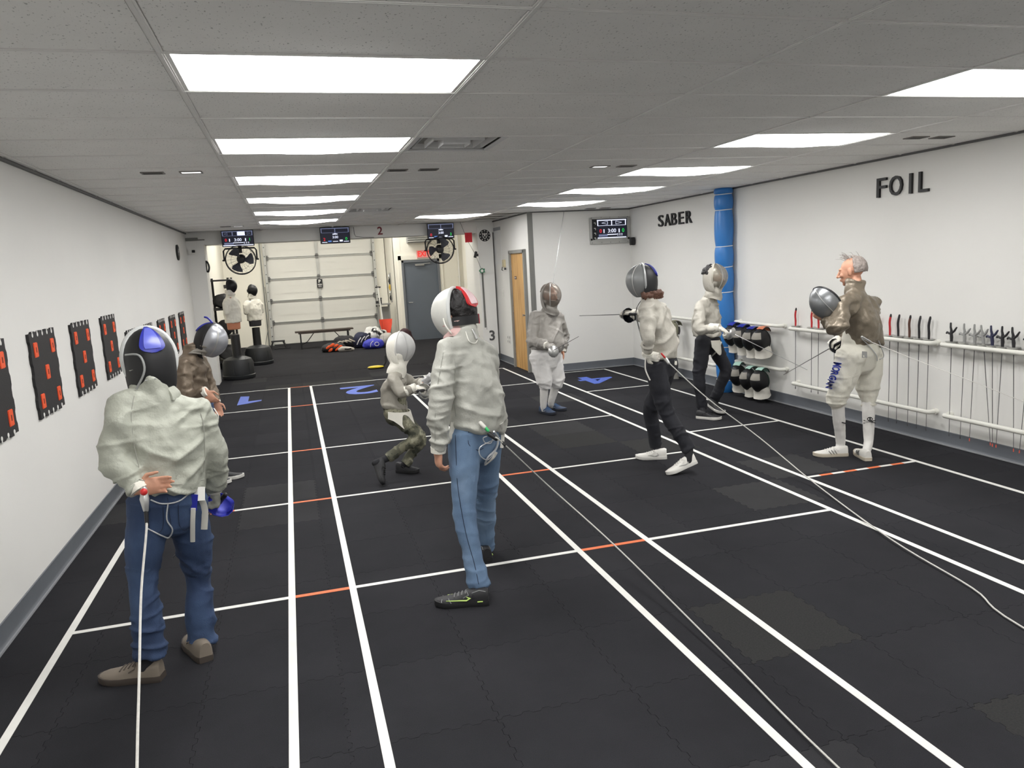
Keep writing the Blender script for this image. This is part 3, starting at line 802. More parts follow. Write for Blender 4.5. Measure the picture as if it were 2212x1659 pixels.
# round black emblem on the pier
t = thing('round_emblem', 'round black club emblem with white marks on the right pier', 'emblem', (3.705, YB, 2.43))
MB().lathe([(.0, 0), (.11, 0), (.112, .006), (0, .008)], (3.705, YB-.03, 2.43), Matrix.Rotation(PI/2, 3, 'X'), 32).build('disc', BLACK, t)
e = MB(); c0 = Vector((3.705, YB-.041, 2.43))
for k in range(10):
    a = 2*PI*k/10+.3; e.box(c0+Vector((.09*math.cos(a), 0, .09*math.sin(a))), (.016, .003, .02), Matrix.Rotation(-a+PI/2, 3, 'Y'))
shield = [(-.045, .04), (-.045, -.005), (-.03, -.04), (0, -.06), (.03, -.04), (.045, -.005), (.045, .04), (.02, .034), (0, .045), (-.02, .034)][::-1]
for p, q in zip(shield, shield[1:]+shield[:1]): e.beam(c0+Vector((p[0], 0, p[1])), c0+Vector((q[0], 0, q[1])), .009, .004, up=(0, 1, 0))
e.beam(c0+Vector((-.06, 0, .055)), c0+Vector((.03, 0, -.03)), .007, .004, up=(0, 1, 0)).beam(c0+Vector((.06, 0, .055)), c0+Vector((-.03, 0, -.03)), .007, .004, up=(0, 1, 0))
e.ell(c0+Vector((0, 0, .012)), (.017, .004, .02), seg=10, rows=6)
e.build('emblem_marks', WHITEPL, t, 0)
# EXIT sign
t = thing('exit_sign', 'red EXIT sign above the grey door, half behind the fan', 'exit sign', (3.47, 20.29, 2.24))
MB().box((3.47, 20.27, 2.24), (.36, .05, .2)).build('case', mat('exit_case', rgb(240, 170, 165), .5), t, 0, bevel=.006)
wall_text('exit_letters', 'EXIT', .19, (3.47, 20.243, 2.24), emit('exit_red', rgb(235, 50, 45), 1.0), t, .82, .006)
# wall heater / louvre unit over the door
t = thing('wall_vent_unit', 'grey slatted unit high on the wall above the exit door', 'vent unit', (3.33, 20.3, 2.66))
MB().box((3.36, 20.2, 2.66), (.62, .2, .24)).build('case', mat('unit_grey', rgb(150, 151, 150), .5, .2), t, 0, bevel=.008)
for q in range(4): MB().box((3.36, 20.09, 2.57+q*.055), (.6, .03, .012), Matrix.Rotation(.5, 3, 'X')).build('slat', GRY, t, 0)
# conduit
t = thing('wall_conduit', 'white vertical conduit pipe right of the exit door', 'pipe', (4.4, 20.28, 1.6))
MB().tube([(4.4, 20.27, .1), (4.4, 20.27, 3.4)], .02, 10).build('pipe', WHITEPL, t)
for z in (.6, 1.6, 2.6): MB().box((4.4, 20.28, z), (.07, .03, .03)).build('clip', WHITEPL, t, 0)
# things on the left pier and wall
t = thing('wall_clock', 'black clock edge-on high on the left wall', 'clock', (XL, 13.3, 2.33))
MB().lathe([(0, 0), (.12, 0), (.125, .02), (.11, .028), (0, .024)], (XL, 13.3, 2.33), Matrix.Rotation(PI/2, 3, 'Y'), 28).build('case', BLACK, t)
MB().lathe([(0, 0), (.1, 0), (0, .002)], (XL+.025, 13.3, 2.33), Matrix.Rotation(PI/2, 3, 'Y'), 28).build('dial', mat('clock_dial', rgb(88, 88, 88), .4), t)
MB().beam((XL+.03, 13.3, 2.33), (XL+.03, 13.34, 2.39), .006, .004).beam((XL+.03, 13.3, 2.33), (XL+.03, 13.24, 2.34), .006, .004).build('hands', WHITEPL, t, 0)
t = thing('wall_sensor', 'small black sensor on a white box on the left pier', 'sensor', (-1.56, YB, 2.38))
MB().box((-1.56, YB-.02, 2.38), (.12, .04, .09)).build('box', WHITEPL, t, 0, bevel=.005)
MB().box((-1.53, YB-.05, 2.38), (.05, .03, .045)).build('sensor_head', BLACK, t, 0, bevel=.004)
t = thing('door_bracket', 'grey metal bracket at the top of the left pier', 'bracket', (-1.5, YB, 2.58))
MB().box((-1.54, YB-.03, 2.585), (.2, .06, .05)).box((-1.44, YB-.05, 2.57), (.22, .03, .02)).build('plate', GREYTRIM, t, 0)
t = thing('wall_hook', 'small black hook on the inner edge of the left pier', 'hook', (-1.36, YB+.05, 2.1))
MB().tube(spline([(-1.36, YB+.03, 2.2), (-1.33, YB+.02, 2.18), (-1.31, YB+.02, 2.1), (-1.33, YB+.02, 2.02), (-1.355, YB+.03, 2.03)], 4), .016, 8).box((-1.352, YB+.03, 2.11), (.014, .07, .2)).build('hook', BLACK, t)
# paper chart, thermostat, switches on the door side wall
PAPER = mat('paper', rgb(226, 226, 224), .8, 0, .02)
t = thing('paper_chart', 'stack of white paper lists taped to the wall beside the right pier', 'paper chart', (3.9, 14.4, 2.2))
for q in range(4): MB().box((3.897, 14.4, 2.42-.16*q), (.005, .56, .152)).build('sheet', PAPER, t, 0)
MB().box((3.895, 14.4, 2.535), (.008, .56, .06)).build('header', mat('chart_header', rgb(150, 152, 156), .6), t, 0)
t = thing('key_box', 'cream wall box with a dark knob beside the wooden door', 'wall box', (3.9, 13.93, 1.87))
MB().box((3.88, 13.93, 1.88), (.04, .12, .14)).build('box', mat('cream_plastic', rgb(208, 196, 160), .5), t, 0, bevel=.005)
MB().tube([(3.86, 13.98, 1.82), (3.85, 13.98, 1.76), (3.86, 13.95, 1.75)], .008).box((3.87, 13.83, 1.78), (.03, .03, .03)).build('knob', DARKMETAL, t)
t = thing('light_switch', 'white light switch plate left of the wooden door', 'switch', (3.9, 14.15, 1.33))
MB().box((3.896, 14.15, 1.33), (.008, .09, .13)).build('plate', WHITEPL, t, 0, bevel=.003)
MB().box((3.888, 14.15, 1.33), (.012, .012, .03)).build('toggle', WHITEPL, t, 0)
for k, y in enumerate((13.98, 13.86)):
    t = thing('wall_outlet', '%s outlet plate low left of the wooden door' % ('left white', 'right white')[k], 'outlet', (3.9, y, .46), 'outlets by the wooden door')
    MB().box((3.896, y, .46), (.008, .07, .16)).build('plate', WHITEPL, t, 0, bevel=.003)
    for z in (.42, .5): MB().box((3.891, y, z), (.004, .03, .04)).build('socket', mat('socket_grey', rgb(150, 150, 148), .5), t, 0)

# ================================================================== WALL MATS
MATB = mat('mat_black_rubber', rgb(36, 35, 36), .7, 0, .05, 12, .2, 120)
MATO = mat('mat_orange_rubber', rgb(238, 92, 48), .6, 0, .04, 12, .1, 90)
def mat_outline(s=.57, n=5):
    h = s/2; pts = []
    def side(k):       # wavy long sides, toothed ends
        out = []
        m = 8
        for q in range(m):
            x0 = q/m; d = .012 if q % 2 else 0.0
            out += [(x0+.02, d), (x0+1/m-.02, d)]
        return out
    for x, d in side(0): pts.append((-h+x*s, -h+d))
    for x, d in side(0): pts.append((h-d, -h+x*s))
    for x, d in side(0): pts.append((h-x*s, h-d))
    for x, d in side(0): pts.append((-h+d, h-x*s))
    return pts
def make_mat():
    t = thing('wall_mat', 'x', 'wall mat', (0, 0, 0), 'black mats with orange inserts on the left wall')
    # local x = out of the wall, y along, z up
    M = Matrix(((0, 0, 1), (1, 0, 0), (0, 1, 0)))
    MB().prism(mat_outline(), .018, M).build('panel', MATB, t, 0)
    for s in (-1, 1):      # keyhole teeth along top and bottom
        for q in range(5):
            m = MB()
            y = -.21+.105*q
            m.lathe([(0, 0), (.014, 0), (.014, .003), (0, .003)], (.0165, y, s*.262), Matrix.Rotation(PI/2, 3, 'Y'), 10).box((.018, y, s*.276), (.003, .012, .02))
            m.build('tooth_hole', WHITE, t, 0)
    for y, z in ((-.185, .165), (.185, .165), (0, 0), (-.185, -.175), (.185, -.175)):
        o = MB().box((.019, y, z), (.008, .078, .098)).build('insert', MATO, t, 0, bevel=.008)
        MB().box((.0235, y, z), (.002, .014, .034)).build('slot', mat('mat_slot', rgb(120, 48, 28), .7), o, 0)
    return t
proto = make_mat()
place = ['nearest', 'second', 'third', 'fourth', 'fifth', 'sixth', 'seventh', 'eighth', 'ninth and farthest']
for k in range(9):
    o = proto if k == 0 else copy_tree(proto)
    o.location = (XL, 4.86+k, 1.322 if k < 4 else 1.125)
    o['label'] = '%s black mat with orange inserts along the left wall, counted from the camera' % place[k]

# ================================================================== PADDED COLUMN
BLUE = mat('blue_vinyl_padding', rgb(46, 118, 190), .38, 0, .04, 3, .05, 20, .5)
t = thing('padded_column', 'tall blue padded column tied with white cords at the right wall', 'column', (5.575, 9.13, 0))
zs = [0.0, .17, .62, 1.35, 1.68, 1.95, 2.42, 2.62, 2.695]
prof = []
for a, b in zip(zs[:-1], zs[1:]):
    for q in range(7):
        s = q/6; prof.append((.108+.016*math.sin(PI*s)**.6, a+(b-a)*s))
MB().lathe(prof, (5.575, 9.13, 0), seg=32).build('padding', BLUE, t, 60)
for z in zs[1:-1]:
    MB().tube([(5.575+.112*math.cos(2*PI*k/32), 9.13+.112*math.sin(2*PI*k/32), z+.008*math.sin(2*PI*k/32+1)) for k in range(32)], .0055, 6, closed=True).build('cord', WHITEPL, t)
# ================================================================== RACKS
PVC = mat('white_pvc_pipe', rgb(228, 227, 219), .4, 0, .02, 5)
def rail(name, y0, y1, z, label, off=.1, ends=(1, 1), r=.021):
    t = thing(name, label, 'rail', (XR, (y0+y1)/2, z))
    X = XR-off
    pts = []
    if ends[0]: pts += [(XR, y0, z)]+[(X+.03*(1-math.sin(a)), y0+.03*(1-math.cos(a)), z) for a in (0, .5, 1.0, PI/2)]
    else: pts += [(X, y0, z)]
    if ends[1]: pts += [(X+.03*(1-math.sin(a)), y1-.03*(1-math.cos(a)), z) for a in (PI/2, 1.0, .5, 0)]+[(XR, y1, z)]
    else: pts += [(X, y1, z)]
    MB().tube(pts, r, 12).build('pipe', PVC, t)
    for k, y in enumerate((y0, y1)):
        if ends[k]:
            MB().tube([(XR, y, z), (XR-.035, y, z)], r*1.35, 12).build('end_fitting', PVC, t)
    return t
rail('weapon_rail', 5.69, 7.78, .945, 'upper white pipe rail holding the straight-grip foils')
rail('weapon_rail', 5.69, 7.72, .30, 'lower white pipe rail under the straight-grip foils')
rail('weapon_rail', 3.6, 5.57, .945, 'upper white pipe rail holding the pistol-grip weapons, nearest the camera')
rail('weapon_rail', 3.6, 5.52, .30, 'lower white pipe rail under the pistol-grip weapons, nearest the camera')
rail('mask_rail', 7.98, 8.93, .96, 'upper white pipe rail with black masks beside the blue column')
rail('mask_rail', 7.94, 8.93, .435, 'lower white pipe rail with black masks beside the blue column')
rail('mask_rail', 9.55, 11.2, .93, 'upper white pipe rail with a bag-like mask on the saber wall')
rail('mask_rail', 9.45, 10.9, .32, 'lower white pipe rail on the saber wall behind the fencers')
BLADE = mat('blade_steel', rgb(120, 120, 122), .35, .85, .05, 20)
GUARD = mat('guard_steel', rgb(196, 196, 194), .3, .7, .06, 14)
REDG = mat('red_grip', rgb(186, 40, 46), .5)
BLKG = mat('black_grip', rgb(34, 33, 36), .5)
BRNG = mat('brown_grip', rgb(88, 56, 46), .5)
GREYG = mat('grey_grip', rgb(150, 150, 148), .45, .2)
NAVYG = mat('navy_grip', rgb(40, 42, 70), .5)
ORTIP = mat('orange_tip', rgb(232, 104, 84), .5)
def foil(grip, style, L, label, group, tipcol):
    """hangs point down; origin at the guard; style 0 French grip, 1 pistol grip"""
    t = thing('foil', label, 'foil', (0, 0, 0), group)
    MB().tube([(0, 0, 0), (0, 0, -L*.5), (0, 0, -L)], [.0042, .0032, .0024], 6).build('blade', BLADE, t)
    MB().lathe([(.008, -.018), (.03, -.012), (.048, -.002), (.052, .006), (.049, .006), (.03, -.006), (.006, -.008)], seg=20).build('guard', GUARD, t)
    if style == 0:
        MB().tube(spline([(0, 0, .0), (.002, .003, .06), (-.002, .004, .13), (.004, -.002, .19)], 3), [.009, .0105, .011, .0115, .011, .011, .0115, .0115, .011, .0105], 8).build('grip', grip, t)
        MB().tube([(.004, -.002, .188), (.005, -.004, .206)], [.0115, .009], 8, 'round').build('pommel', BLKG, t)
    else:
        g = MB().tube([(0, 0, 0), (0, 0, .04), (0, .004, .075), (0, .004, .1)], [.011, .014, .013, .011], 8, 'round')
        g.tube([(0, .004, .075), (0, -.03, .1), (0, -.052, .13)], [.011, .01, .007], 8, 'round')
        g.tube([(0, .004, .07), (0, .03, .075), (0, .05, .085), (0, .055, .075)], [.011, .01, .008, .008], 8, 'round')
        g.tube([(0, .0, .09), (0, .012, .13), (0, .012, .165)], [.011, .009, .008], 8, 'round')
        g.build('grip', grip, t)
    MB().tube([(0, 0, -L), (0, 0, -L-.025)], [.0045, .0045], 6).build('tip', tipcol, t)
    return t
fl = [(7.72, REDG, 'red-gripped foil at the far end of the rail'), (7.43, REDG, 'red-gripped foil just before the held mask, left of a pair'), (7.31, REDG, 'red-gripped foil just before the held mask, right of a pair'),
      (7.05, REDG, 'foil with its grip hidden behind the grey-jacketed man, farther one'), (6.88, REDG, 'foil with its grip hidden behind the grey-jacketed man, nearer one'),
      (6.24, REDG, 'red-gripped foil just right of the grey-jacketed man'), (6.13, BLKG, 'black-gripped foil, first right of the red one'), (5.99, BRNG, 'brown-gripped foil between two black-gripped foils'),
      (5.87, BLKG, 'black-gripped foil, second from the near end of the straight-grip rail'), (5.755, BLKG, 'black-gripped foil at the near end of the straight-grip rail'), (6.42, REDG, 'foil hanging behind the grey-jacketed man, near his hip')]
for k, (y, g, lab) in enumerate(fl):
    f = foil(g, 0, .72 if y > 6.8 else .84, lab, 'straight-grip foils on the wall rail', BLADE)
    f.location = (XR-.052, y, .972); f.rotation_euler = (random.uniform(-.012, .012), .0, random.uniform(-.4, .4))
fl = [(5.50, BLKG, .01), (5.36, GREYG, -.012), (5.255, GREYG, -.018), (5.165, GREYG, .125), (5.08, NAVYG, .05), (4.985, BLKG, -.02), (4.88, BLKG, .05), (4.74, BLKG, -.05), (4.6, GREYG, 0)]
names = ['black pistol-grip weapon at the far end of its rail', 'light grey pistol-grip weapon, second on its rail', 'light grey pistol-grip weapon, third on its rail', 'grey pistol-grip weapon leaning over, fourth on its rail',
         'navy pistol-grip weapon, fifth on its rail', 'black pistol-grip weapon, sixth on its rail', 'black pistol-grip weapon, seventh on its rail', 'black pistol-grip weapon at the right photo edge', 'grey pistol-grip weapon beyond the photo edge']
for k, (y, g, lean) in enumerate(fl):
    f = foil(g, 1, .84, names[k], 'pistol-grip weapons on the near wall rail', ORTIP if k > 1 else BLADE)
    f.location = (XR-.052, y, .972); f.rotation_euler = (-lean*1.0, 0, 0)
# ================================================================== MASKS (shared builder)
def mask_surf(th, ph, s=1.0, off=0.0):
    """point on a mask shell: th = azimuth from the front, ph = elevation; local +y front, +z up"""
    a, c = .112+off, (.142 if ph > 0 else .155)+off
    b = (.148 if abs(th) < PI/2 else .112)+off
    nar = 1-.22*max(0, -math.sin(ph))**1.5
    return Vector((a*nar*math.sin(th)*math.cos(ph), b*math.cos(th)*math.cos(ph)*(1-.06*max(0, -math.sin(ph))), c*math.sin(ph)))*s
def fencing_mask(parent, M, shell, trim, bib, cap=None, tongue=None, s=1.0, band=None, print_m=None, holder=None, bib_len=1.0, bib_spread=1.0, window=None, collar=None, tong_off=0.0):
    """parts of a mask, linked under parent (or under a part of it given as holder)"""
    W = math.radians
    TH = [W(-98+196*i/26) for i in range(27)]; PH = [W(-60+148*i/16) for i in range(17)]
    sh = MB().sheet([[mask_surf(t, p, s) for t in TH] for p in PH], .003*s).xf(M).build('mask_mesh' if holder is None else 'shell', shell, holder or parent, 60)
    root = sh if holder is None else holder
    if holder is None: root = parent
    top = [mask_surf(W(-98), p, s, .002) for p in PH]+[mask_surf(W(98), p, s, .002) for p in PH[::-1]]
    MB().tube(top, [(.006*s, .011*s)]*len(top), 8).xf(M).build('mask_rim', trim, root)
    if band:
        for k in (-1, 1):
            pts = [mask_surf(W(52*k), W(a), s, .003) for a in range(-50, 80, 8)]
            MB().tube(pts, [(.003*s, .007*s)]*len(pts), 6).xf(M).build('mask_band', band, root)
    if window:
        G = [[mask_surf(W(t), W(p), s, .0055) for t in range(-40, 41, 8)] for p in range(14, 50, 5)]
        MB().sheet(G, .001).xf(M).build('upper_window', window, root, 60)
    if bib and collar:
        # cowl: cloth hanging from the jaw line onto the collar
        C, ax, ay, rx, ry, span = collar; G = []
        for i in range(13):
            q = i/12; row = []
            for j in range(33):
                t = W(span)*(-1+2*j/32); cc = abs(t)/W(span)
                jaw = M @ (Vector((.099*math.sin(t), (.116 if math.cos(t) > 0 else .1)*math.cos(t), -.055+.02*cc))*s)
                low = C+ax*(rx*math.sin(t))+ay*(ry*math.cos(t))-(ax.cross(ay))*(.035*max(0, math.cos(t))**2)
                p = jaw.lerp(low, q); cen = M.translation.lerp(C, q); out_ = (p-cen); out_.z = 0
                wob = .007*math.sin(q*11+1.2*math.sin(t*2))+.006*math.sin(5*t+6*q)-.016*math.sin(PI*q)
                row.append(p+(out_.normalized() if out_.length > 1e-6 else out_)*wob*s)
            G.append(row)
        MB().sheet(G, .008*s).build('bib', bib, root, 60)
    elif bib:
        G = []
        for i in range(9):
            q = i/8; row = []
            for j in range(25):
                t = W(-138+276*j/24); cc = abs(t)/W(138)
                rx = .096+.016*q*bib_spread; ry = .112-.034*math.sin(PI*q*.8)+.012*q
                z = -.065-(.15*q)*(1-.32*cc**2.5)*bib_len
                wob = 1+.03*math.sin(7*t+4*q)*q+.02*math.sin(11*q+2*t)
                row.append(Vector((rx*math.sin(t)*wob, (ry if math.cos(t) > 0 else .092)*math.cos(t)*wob-.008*q, z))*s)
            G.append(row)
        MB().sheet(G, .009*s).xf(M).build('bib', bib, root, 60)
    if cap:
        G = []
        for i in range(13):
            p = W(-72+162*i/12)
            cp = math.cos(p) if p > 0 else 1-.18*(p/W(75))**2
            G.append([Vector((.100*math.sin(t)*cp, .112*math.cos(t)*cp+(.03*(p/W(75))**2 if p < 0 else 0), .132*math.sin(p)*(1.2 if p < 0 else 1)))*s for t in [W(92+176*j/18) for j in range(19)]])
        MB().sheet(G, .008*s).xf(M).build('back_cap', cap, root, 60)
    if tongue:
        def tong(k, off):
            G = []
            for i in range(21):
                q = i/20; p = W(80-70*q); wd = W(8+11*math.sin(PI*min(1, q*.55+.05)))*(1 if q < .8 else math.sqrt(max(.02, 1-((q-.8)/.2)**2)))*k
                G.append([Vector((.108+off, 0, 0)) and Vector(((.106+off)*math.sin(PI+wd*u*1.6)*max(.25, math.cos(p)), (.120+off)*math.cos(PI+wd*u)*math.cos(p), (.140+off)*math.sin(p)))*s for u in [-1+2*j/8 for j in range(9)]])
            return G
        MB().sheet(tong(1, .006+tong_off), .012*s).xf(M).build('tongue', tongue, root, 60)
        if print_m: MB().sheet([r for r in tong(.62, .009+tong_off)[4:-2]], .004*s).xf(M).build('tongue_print', print_m, root, 60)
    return sh
BLKMESH = mesh_mat('black_wire_mesh', rgb(34, 34, 36), .9, .4, .3)
BLKTRIM = mat('black_trim', rgb(26, 26, 28), .45)
BIBW = mat('white_bib_cloth', rgb(212, 209, 200), .85, 0, .06, 14, .3, 60)
TONGB = mat('blue_tongue', rgb(36, 44, 150), .35, 0, .1, 30)
TONGO = mat('orange_tongue', rgb(206, 124, 88), .5)
TONGM = mat('mint_tongue', rgb(170, 205, 192), .45)
GRN = mat('dark_green_trim', rgb(22, 44, 36), .5)
PADIN = mat('grey_padding', rgb(148, 144, 136), .7)
def rack_mask(y, z, label, tong, lean, yaw, group, shell=BLKMESH, trim=BLKTRIM, bib=BIBW, win=PADIN, prn=None):
    t = thing('fencing_mask', label, 'mask', (XR-.19, y, z), group)
    d = Matrix.Rotation(yaw, 3, 'Z') @ Vector((-1, 0, 0)); f = Vector((d.x*math.cos(lean), d.y*math.cos(lean), -math.sin(lean)))
    M = look((XR-.2, y, z), f)
    fencing_mask(t, M, shell, trim, bib, cap=None, tongue=None, s=.98, window=win, bib_len=1.05)
    # tongue strap arching back over the rail to the wall side
    L = [M @ Vector((0, .03, .142)), M @ Vector((0, -.03, .16)), M @ Vector((0, -.09, .14)), M @ Vector((0, -.12, .09))]
    G = [[p+(M.to_3x3() @ Vector((u*.045, 0, -abs(u)*.006))) for u in (-1, -.5, 0, .5, 1)] for p in spline(L, 3)]
    MB().sheet(G, .006).build('tongue', tong, t, 60)
    e = [p+(M.to_3x3() @ Vector((.047, 0, -.006))) for p in spline(L, 3)]; e2 = [p+(M.to_3x3() @ Vector((-.047, 0, -.006))) for p in spline(L, 3)]
    MB().tube(e, .006, 6).build('tongue_edge', trim, t); MB().tube(e2, .006, 6).build('tongue_edge', trim, t)
    G = [[M @ mask_surf(math.radians(s), math.radians(p), 1, -.012) for s in range(100, 261, 16)] for p in range(-20, 31, 10)]
    MB().sheet(G, .006).build('back_strap', BLKTRIM, t, 60)
    return t
mk = [(8.80, .80, TONGB, .25, .25, 'black mask with blue tongue hanging next to the blue column'), (8.58, .79, TONGB, .2, .3, 'black mask with blue tongue, second from the blue column on the upper rail'),
      (8.37, .775, TONGB, .15, .25, 'black mask with blue tongue, third from the blue column on the upper rail'), (8.17, .785, TONGO, .12, .35, 'black mask with an orange tongue at the near end of the upper rail')]
for y, z, tg, ln, yw, lab in mk: rack_mask(y, z, lab, tg, ln, yw, 'black masks on the rails')
mk = [(8.69, .29, TONGM, .25, .55, 'black mask nearest the blue column on the lower rail'), (8.42, .27, TONGM, .15, .1, 'black mask in the middle of the lower rail, tilted'), (8.2, .275, TONGM, .1, .35, 'black mask at the near end of the lower rail, mint tongue')]
for y, z, tg, ln, yw, lab in mk: rack_mask(y, z, lab, tg, ln, yw, 'black masks on the rails', trim=GRN)
OLIVE = mesh_mat('olive_mask_cloth', rgb(128, 126, 106), .97, .8, .0)
rack_mask(10.45, .74, 'olive and grey mask hanging on the rail between two fencers', OLIVE, -.1, .1, 'grey masks on the saber wall', OLIVE, mat('olive_trim', rgb(108, 106, 92), .8), mat('grey_bib', rgb(168, 166, 158), .85, 0, .08, 10, .3), None)
LAMEM = mesh_mat('worn_lame_mask', rgb(124, 118, 108), .97, .5, .3)
rack_mask(10.55, .17, 'worn grey mask with hanging bib low on the saber wall behind the lunging fencer', LAMEM, .1, .5, 'grey masks on the saber wall', LAMEM, mat('worn_trim', rgb(100, 94, 86), .7), mat('grey_bib', rgb(168, 166, 158), .85), None)

# ================================================================== TRAINING DUMMIES
JW = mat('white_jacket_cloth', rgb(226, 223, 212), .85, 0, .04, 10, .3, 50)
SKINP = mat('dummy_tan_vinyl', rgb(196, 128, 98), .55, 0, .04, 8)
SKIND = mat('dummy_dark_vinyl', rgb(46, 44, 48), .55, 0, .04, 8)
def dummy(x, y, z, label, torso_m, face, s):
    t = thing('training_dummy', label, 'training dummy', (x, y, 0), 'training dummies in white jackets')
    b = MB().lathe([(.0, 0), (.285, 0), (.3, .02), (.3, .07), (.288, .08), (.29, .1), (.28, .3), (.25, .37), (.17, .405), (.09, .42), (.08, .44), (0, .44)], (x, y, 0), seg=32)
    b.build('base', mat('dummy_base_plastic', rgb(32, 34, 37), .5, 0, .05, 10, .1, 60), t)
    for k in range(6):
        a = 2*PI*k/6+.3; rb = MB().tube([(x+.285*math.cos(a), y+.285*math.sin(a), .1), (x+.278*math.cos(a), y+.278*math.sin(a), .29), (x+.2*math.cos(a), y+.2*math.sin(a), .385)], .012, 6)
        rb.build('base_rib', mat('dummy_base_plastic', rgb(32, 34, 37)), t)
    MB().lathe([(.085, .42), (.082, .8), (.08, z-.1)], (x, y, 0), seg=20).build('post', BLACK, t)
    f = Vector((math.cos(face), math.sin(face), 0)); r = Vector((f.y, -f.x, 0))
    up = Vector((0, 0, 1)); o = Vector((x, y, z))
    body = MB().tube([o, o+up*.15*s, o+up*.4*s, o+up*.56*s, o+up*.62*s, o+up*.7*s], [(.15*s, .11*s), (.16*s, .115*s), (.19*s, .13*s), (.17*s, .1*s), (.07*s, .07*s), (.06*s, .065*s)], 20, side=r)
    body.ell(o+up*.8*s+f*.01, (.075*s, .095*s, .115*s))
    link_world('torso', fuse(body, .012, 4), torso_m, t)
    j = MB().tube([o+up*.13*s, o+up*.22*s, o+up*.4*s, o+up*.55*s, o+up*.61*s, o+up*.655*s], [(.185*s, .145*s), (.185*s, .145*s), (.205*s, .15*s), (.185*s, .12*s), (.09*s, .085*s), (.08*s, .08*s)], 20, side=r)
    for k in (-1, 1):
        a = o+up*.53*s+r*(k*.16*s); j.tube([a, a+r*(k*.07*s)-up*.06*s, a+r*(k*.09*s)-up*.2*s], [.075*s, .07*s, .05*s], 12, 'round', side=f)
    me = fuse(j, .011, 6); displace(me, rough_lumps(.009, 14, x))
    link_world('jacket', me, JW, t)
    M = look(o+up*.81*s, f)
    fencing_mask(t, M, BLKMESH, BLKTRIM, BIBW if torso_m is SKINP else JW, cap=None, tongue=None, s=.95*s, bib_len=.75)
    MB().sheet([[M @ mask_surf(math.radians(a), math.radians(p), .95*s, -.004) for a in range(100, 261, 16)] for p in range(-15, 21, 9)], .005).build('back_strap', BLACK, t, 60)
    return t
def link_world(name, me, m, parent):
    me.transform(Matrix.Translation(-parent_world(parent))); return link(name, me, m, parent, 180)
dummy(-1.06, 15.35, .93, 'training dummy with a tan torso, white jacket and black mask, nearer one', SKINP, -.35, 1.0)
dummy(-.77, 17.55, .83, 'training dummy in a white jacket beside the roller door, farther one', SKIND, -.75, .95)

# ================================================================== BACK ROOM FURNITURE
# black shelving rack with bags
t = thing('storage_rack', 'tall black metal storage rack behind the tan training dummy', 'shelf', (-1.38, 17.6, 0))
for x in (-1.6, -1.2):
    for y in (17.1, 18.1): MB().beam((x, y, 0), (x, y, 1.9), .045).build('post', BLACK, t, 0)
for z in (.15, .65, 1.25, 1.85): MB().box((-1.4, 17.6, z), (.44, 1.06, .035)).build('shelf_board', BLACK, t, 0)
for x in (-1.6, -1.2): MB().beam((x, 17.1, .7), (x, 18.1, 1.2), .02).build('brace', BLACK, t, 0)
for k, (z, h, c, lab) in enumerate(((1.27, .3, rgb(58, 58, 60), 'dark grey equipment bag on the upper shelf of the rack'), (.67, .34, rgb(44, 44, 48), 'black equipment bag on the middle shelf of the rack'), (.17, .3, rgb(72, 72, 74), 'grey equipment bag on the lowest shelf of the rack'))):
    b = MB().tube([(-1.4, 17.2, z+h*.5), (-1.4, 17.35, z+h*.5), (-1.4, 17.8, z+h*.5), (-1.4, 17.95, z+h*.5)], [(.12, h*.4), (.17, h*.48), (.17, h*.48), (.12, h*.4)], 16, side=(1, 0, 0))
    me = fuse(b, .02, 3); displace(me, rough_lumps(.012, 9, k)); t2 = thing('equipment_bag', lab, 'bag', (-1.4, 17.6, z), 'bags on the rack')
    link_world('bag_body', me, mat('bag_cloth_%d' % k, c, .8, 0, .1), t2)
    MB().tube(spline([(-1.25, 17.35, z+h*.6), (-1.22, 17.45, z+h*.95), (-1.22, 17.65, z+h*.95), (-1.25, 17.75, z+h*.6)], 4), .012, 6).build('handle', BLACK, t2)
# bench
BW = mat('bench_brown', rgb(70, 60, 54), .5, 0, .08, 6, stretch=(1, 8, 8))
t = thing('bench', 'dark folding bench in front of the roller door', 'bench', (.77, 20.3, 0))
MB().box((.77, 20.3, .44), (1.46, .3, .035)).build('seat', BW, t, 0, bevel=.006)
MB().box((.77, 20.17, .415), (1.3, .02, .05)).build('apron', BW, t, 0); MB().box((.77, 20.43, .415), (1.3, .02, .05)).build('apron', BW, t, 0)
for x in (.17, 1.36):
    for y in (20.18, 20.42): MB().beam((x, y, 0), (x, y, .42), .035).build('leg', BLACK, t, 0)
    MB().beam((x, 20.18, .06), (x, 20.42, .06), .02).build('stretcher', BLACK, t, 0)
    q = .36 if x < .7 else -.36
    MB().tube([(x, 20.3, .1), (x+q*.45, 20.3, .18), (x+q, 20.3, .42)], .011, 6).build('brace', BLACK, t)
# pile of bags and clothing: each soft lump its own thing
def lump(name, label, cat, c, r, m, yaw=0, amp=.03, fr=7, flat=.5, group='bags and clothes on the back room floor', extra=None, vox=.016):
    c = Vector(c); t = thing(name, label, cat, (c.x, c.y, 0), group); M = Matrix.Rotation(yaw, 3, 'Z')
    mb = MB().ell(c, r, M, 20, 14).ell(c+M @ Vector((r[0]*.45, 0, -r[2]*.25)), (r[0]*.6, r[1]*.85, r[2]*.7), M).ell(c+M @ Vector((-r[0]*.45, r[1]*.1, -r[2]*.3)), (r[0]*.6, r[1]*.8, r[2]*.65), M)
    me = fuse(mb, vox, 2); displace(me, rough_lumps(amp, fr, c.x*3+c.y))
    for v in me.vertices:
        if v.co.z < .004: v.co.z = .004+.01*max(0, v.co.z)
    me.update(); link_world('body', me, m, t); return t
NAVY = mat('navy_fabric', rgb(34, 38, 62), .8, 0, .15, 12)
